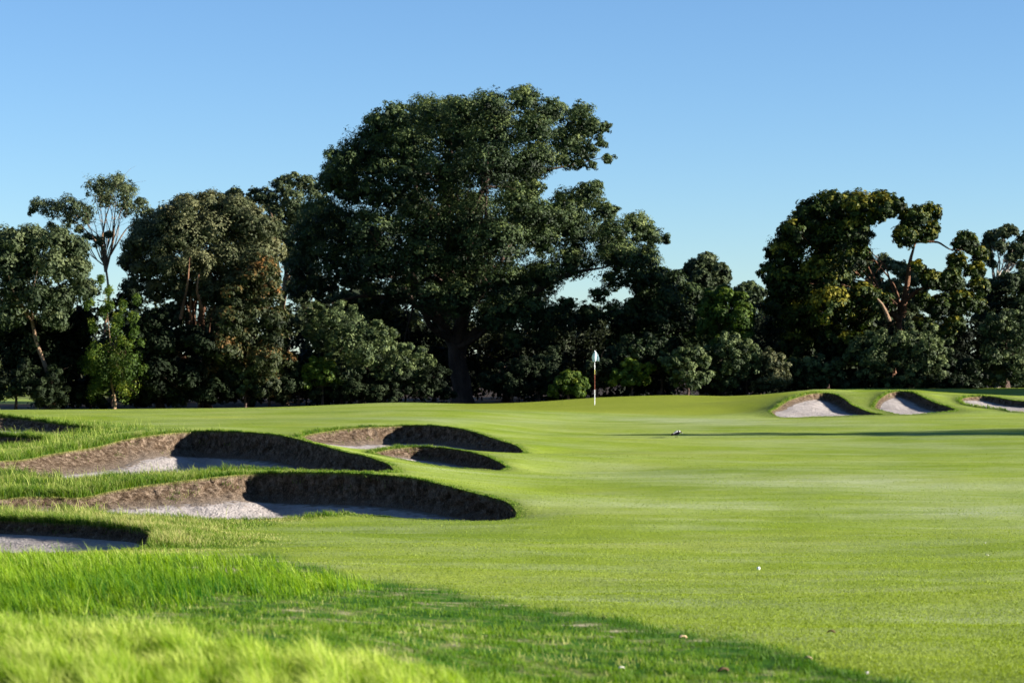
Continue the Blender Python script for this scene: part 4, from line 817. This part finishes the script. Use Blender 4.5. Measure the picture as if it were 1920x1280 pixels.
fx, fy = (1115 - 960) / F * 99, 99.0; fz = terrain(np.array([fx]), np.array([fy]))[0]
fr_ = empty('flagstick', (fx, fy, fz)); tag(fr_, 'white and red golf flagstick with limp pale blue flag on the green', 'flagstick')
HP = 2.2
def band(name, z0, z1, m, r0=.013): v_, f_ = tube([(0, 0, z0), (0, 0, (z0 + z1) / 2), (0, 0, z1)], [r0] * 3, 12); return link(name, np_mesh(name, v_, [f_]), m, fr_)
band('pole', -0.1, 0.62, white_m, .014); band('pole', 1.45, HP, white_m, .013); band('red_band', 0.62, 1.26, red_m, .0135); band('yellow_band', 1.26, 1.45, yel_m, .0135)
# limp flag: cloth gathered in folds and hanging from its top corner
nu, nv = 18, 22; fv = []
for i in range(nv):
    t = i / (nv - 1)
    for j in range(nu):
        s_ = j / (nu - 1); wdt = 0.05 + 0.17 * math.sin(min(1, t * 1.25) * math.pi * 0.62) 
        xx = 0.02 + (s_ - 0.45) * wdt * 1.15 - 0.05 * math.sin(t * 3.0) * (1 - s_) * 0.8 + 0.03 * t; yy = 0.055 * math.sin(s_ * 9 + t * 1.5) * (0.4 + t)
        fv.append((xx, yy - 0.03, HP - 0.01 - t * 0.44 + 0.05 * math.sin(s_ * 2.5) * t))
ff = [(i * nu + j, i * nu + j + 1, (i + 1) * nu + j + 1, (i + 1) * nu + j) for i in range(nv - 1) for j in range(nu - 1)]
fl = link('flag', np_mesh('flag', np.array(fv), [np.array(ff)]), flag_m, fr_)
so = fl.modifiers.new('thickness', 'SOLIDIFY'); so.thickness = 0.004
dk = plain('black plastic', (0.02, 0.02, 0.02))
v_, f_ = tube([(0, 0, -0.06), (0, 0, 0.002), (0, 0, 0.003)], [.054, .054, .03], 20); link('cup', np_mesh('cup', v_, [f_]), dk, fr_)
v_, f_ = tube([(0, 0, HP), (0, 0, HP + .02), (0, 0, HP + .04)], [.02, .022, .006], 10); link('finial', np_mesh('finial', v_, [f_]), white_m, fr_)

# ------------------------------------------------------------------ magpie on the fairway
blk = plain('black feathers', (0.005, 0.005, 0.007), 1.0); wht = plain('white feathers', (0.3, 0.3, 0.29), .9); bill = plain('grey bill', (0.2, 0.21, 0.24))
for m_ in (blk, wht): m_.node_tree.nodes['Principled BSDF'].inputs['Specular IOR Level'].default_value = 0
mx_, Yb, mz = on_ground(1268, 820)
mp_ = empty('magpie', (mx_, Yb, mz)); mp_.rotation_euler = (0, 0, R(35)); tag(mp_, 'black and white magpie feeding on the fairway', 'bird')
prof = [(-0.20,.085,.012,.03),(-0.13,.10,.02,.035),(-0.08,.115,.035,.04),(-0.03,.135,.055,.058),(0.03,.15,.062,.068),(0.08,.155,.055,.062),(0.115,.165,.04,.046),(0.14,.17,.031,.034),(0.165,.165,.030,.032),(0.19,.152,.022,.024),(0.205,.142,.008,.009)]
sd_ = 16; vv = []; ffs = []; fm = []
for (px, pz, ry, rz) in prof:
    for k in range(sd_): a_ = 2 * math.pi * k / sd_; vv.append((px, math.cos(a_) * ry, pz + math.sin(a_) * rz))
for i in range(len(prof) - 1):
    for k in range(sd_):
        ffs.append((i * sd_ + k, i * sd_ + (k + 1) % sd_, (i + 1) * sd_ + (k + 1) % sd_, (i + 1) * sd_ + k))
        top = math.sin(2 * math.pi * (k + .5) / sd_); fm.append(1 if ((2 <= i <= 3 and top > 0.55) or (i in (5, 6) and top > 0.1) or (i <= 1 and top > .3 and i == 1)) else 0)
bm_ = np_mesh('body', np.array(vv), [np.array(ffs)]); bo = link('body', bm_, blk, mp_); bm_.materials.append(wht); bm_.polygons.foreach_set('material_index', np.array(fm, np.int32))
v_, f_ = tube([(0.2, 0, .143), (0.225, 0, .13), (0.25, 0, .112)], [.01, .007, .002], 8); link('beak', np_mesh('beak', v_, [f_]), bill, mp_)
for s_ in (-1, 1):
    v_, f_ = tube([(0.0, s_ * .03, .1), (0.015, s_ * .032, .06), (0.0, s_ * .032, .0)], [.012, .006, .004], 8); v2_, f2_ = tube([(-.02, s_ * .032, .004), (.01, s_ * .032, .006), (.04, s_ * .036, .003)], [.003, .004, .002], 6)
    link('leg', np_mesh('leg', np.concatenate([v_, v2_]), [np.concatenate([f_, f2_ + len(v_)])]), blk, mp_)
    w_ = [(0.09, .155, .02), (0.03, .15, .045), (-0.05, .12, .04), (-0.12, .1, .02), (-0.17, .09, .006)]; vv = []; 
    for (px, pz, hh_) in w_:
        for k in range(8): a_ = 2 * math.pi * k / 8; vv.append((px, s_ * (0.052 - max(0, -px) * .2) + math.cos(a_) * .012, pz - .01 + math.sin(a_) * hh_))
    fw = [(i * 8 + k, i * 8 + (k + 1) % 8, (i + 1) * 8 + (k + 1) % 8, (i + 1) * 8 + k) for i in range(4) for k in range(8)]
    wm_ = np_mesh('wing', np.array(vv), [np.array(fw)]); link('wing', wm_, blk, mp_); wm_.materials.append(wht)
    wm_.polygons.foreach_set('material_index', np.array([1 if (i == 1 and 0 < k < 4) else 0 for i in range(4) for k in range(8)], np.int32) * 0)

# ------------------------------------------------------------------ ball and fallen leaves
bx_ = on_ground(1422, 1068); bm2 = bpy.data.meshes.new('golf_ball')
import bmesh
q = bmesh.new(); bmesh.ops.create_icosphere(q, subdivisions=4, radius=.0214)
for vtx in q.verts: vtx.co *= 1 - 0.03 * max(0, math.sin(vtx.co.x * 1400) * math.sin(vtx.co.y * 1400) * math.sin(vtx.co.z * 1400 + 1))
q.to_mesh(bm2); q.free(); bo = link('golf_ball', bm2, white_m); bo.location = (bx_[0], bx_[1], bx_[2] + .021); tag(bo, 'white golf ball lying alone on the fairway, lower right of the middle', 'ball')
dry = plain('dry curled leaf', (0.5, 0.36, 0.22), .7); pale_l = plain('bleached leaf', (0.7, 0.66, 0.58), .7); brn = plain('brown leaf', (0.12, 0.07, 0.04), .8)
for i, (u, v, m_, s_, lb) in enumerate([(1280, 1210, dry, .05, 'pinkish tan fallen leaf on the dark rough, bottom right of centre'), (1515, 1250, dry, .035, 'small tan fallen leaf at the rough edge near the bottom right'), (1625, 1272, pale_l, .03, 'pale fallen leaf at the very bottom, rightmost on the rough'),
        (1356, 1274, brn, .055, 'curled brown leaf in the rough at the bottom edge'), (1558, 1199, brn, .045, 'flat brown leaf on the smooth fairway near the rough'), (1847, 1023, pale_l, .03, 'tiny white leaf on the fairway near the right edge'), (1850, 1046, pale_l, .028, 'tiny pale leaf just below another near the right edge'),
        (1165, 1262, pale_l, .03, 'bleached leaf low in the rough below the fairway border')]):
    x, y, z = on_ground(u, v); vv, ffs = [], []; g = np.random.default_rng(i)
    for a in range(7):
        t = a / 6; w_ = .42 * math.sin(math.pi * min(1, t * .92 + .06)) ** .8
        for k in (-1, 0, 1): vv.append((s_ * (t - .5) * 1.7, s_ * k * w_, s_ * (.28 * abs(k) + .35 * math.sin(t * 3) + .1) + .01))
    for a in range(6):
        for k in range(2): ffs.append((a * 3 + k, a * 3 + k + 1, a * 3 + k + 4, a * 3 + k + 3))
    o = link('fallen_leaf', np_mesh('fallen_leaf', np.array(vv), [np.array(ffs)]), m_); o.location = (x, y, z + .01 + (.03 if m_ is not pale_l else .01)); o.rotation_euler = (0, 0, g.uniform(0, 6)); so = o.modifiers.new('thickness', 'SOLIDIFY'); so.thickness = .002
    tag(o, lb, 'leaf', 'fallen leaves on the grass')
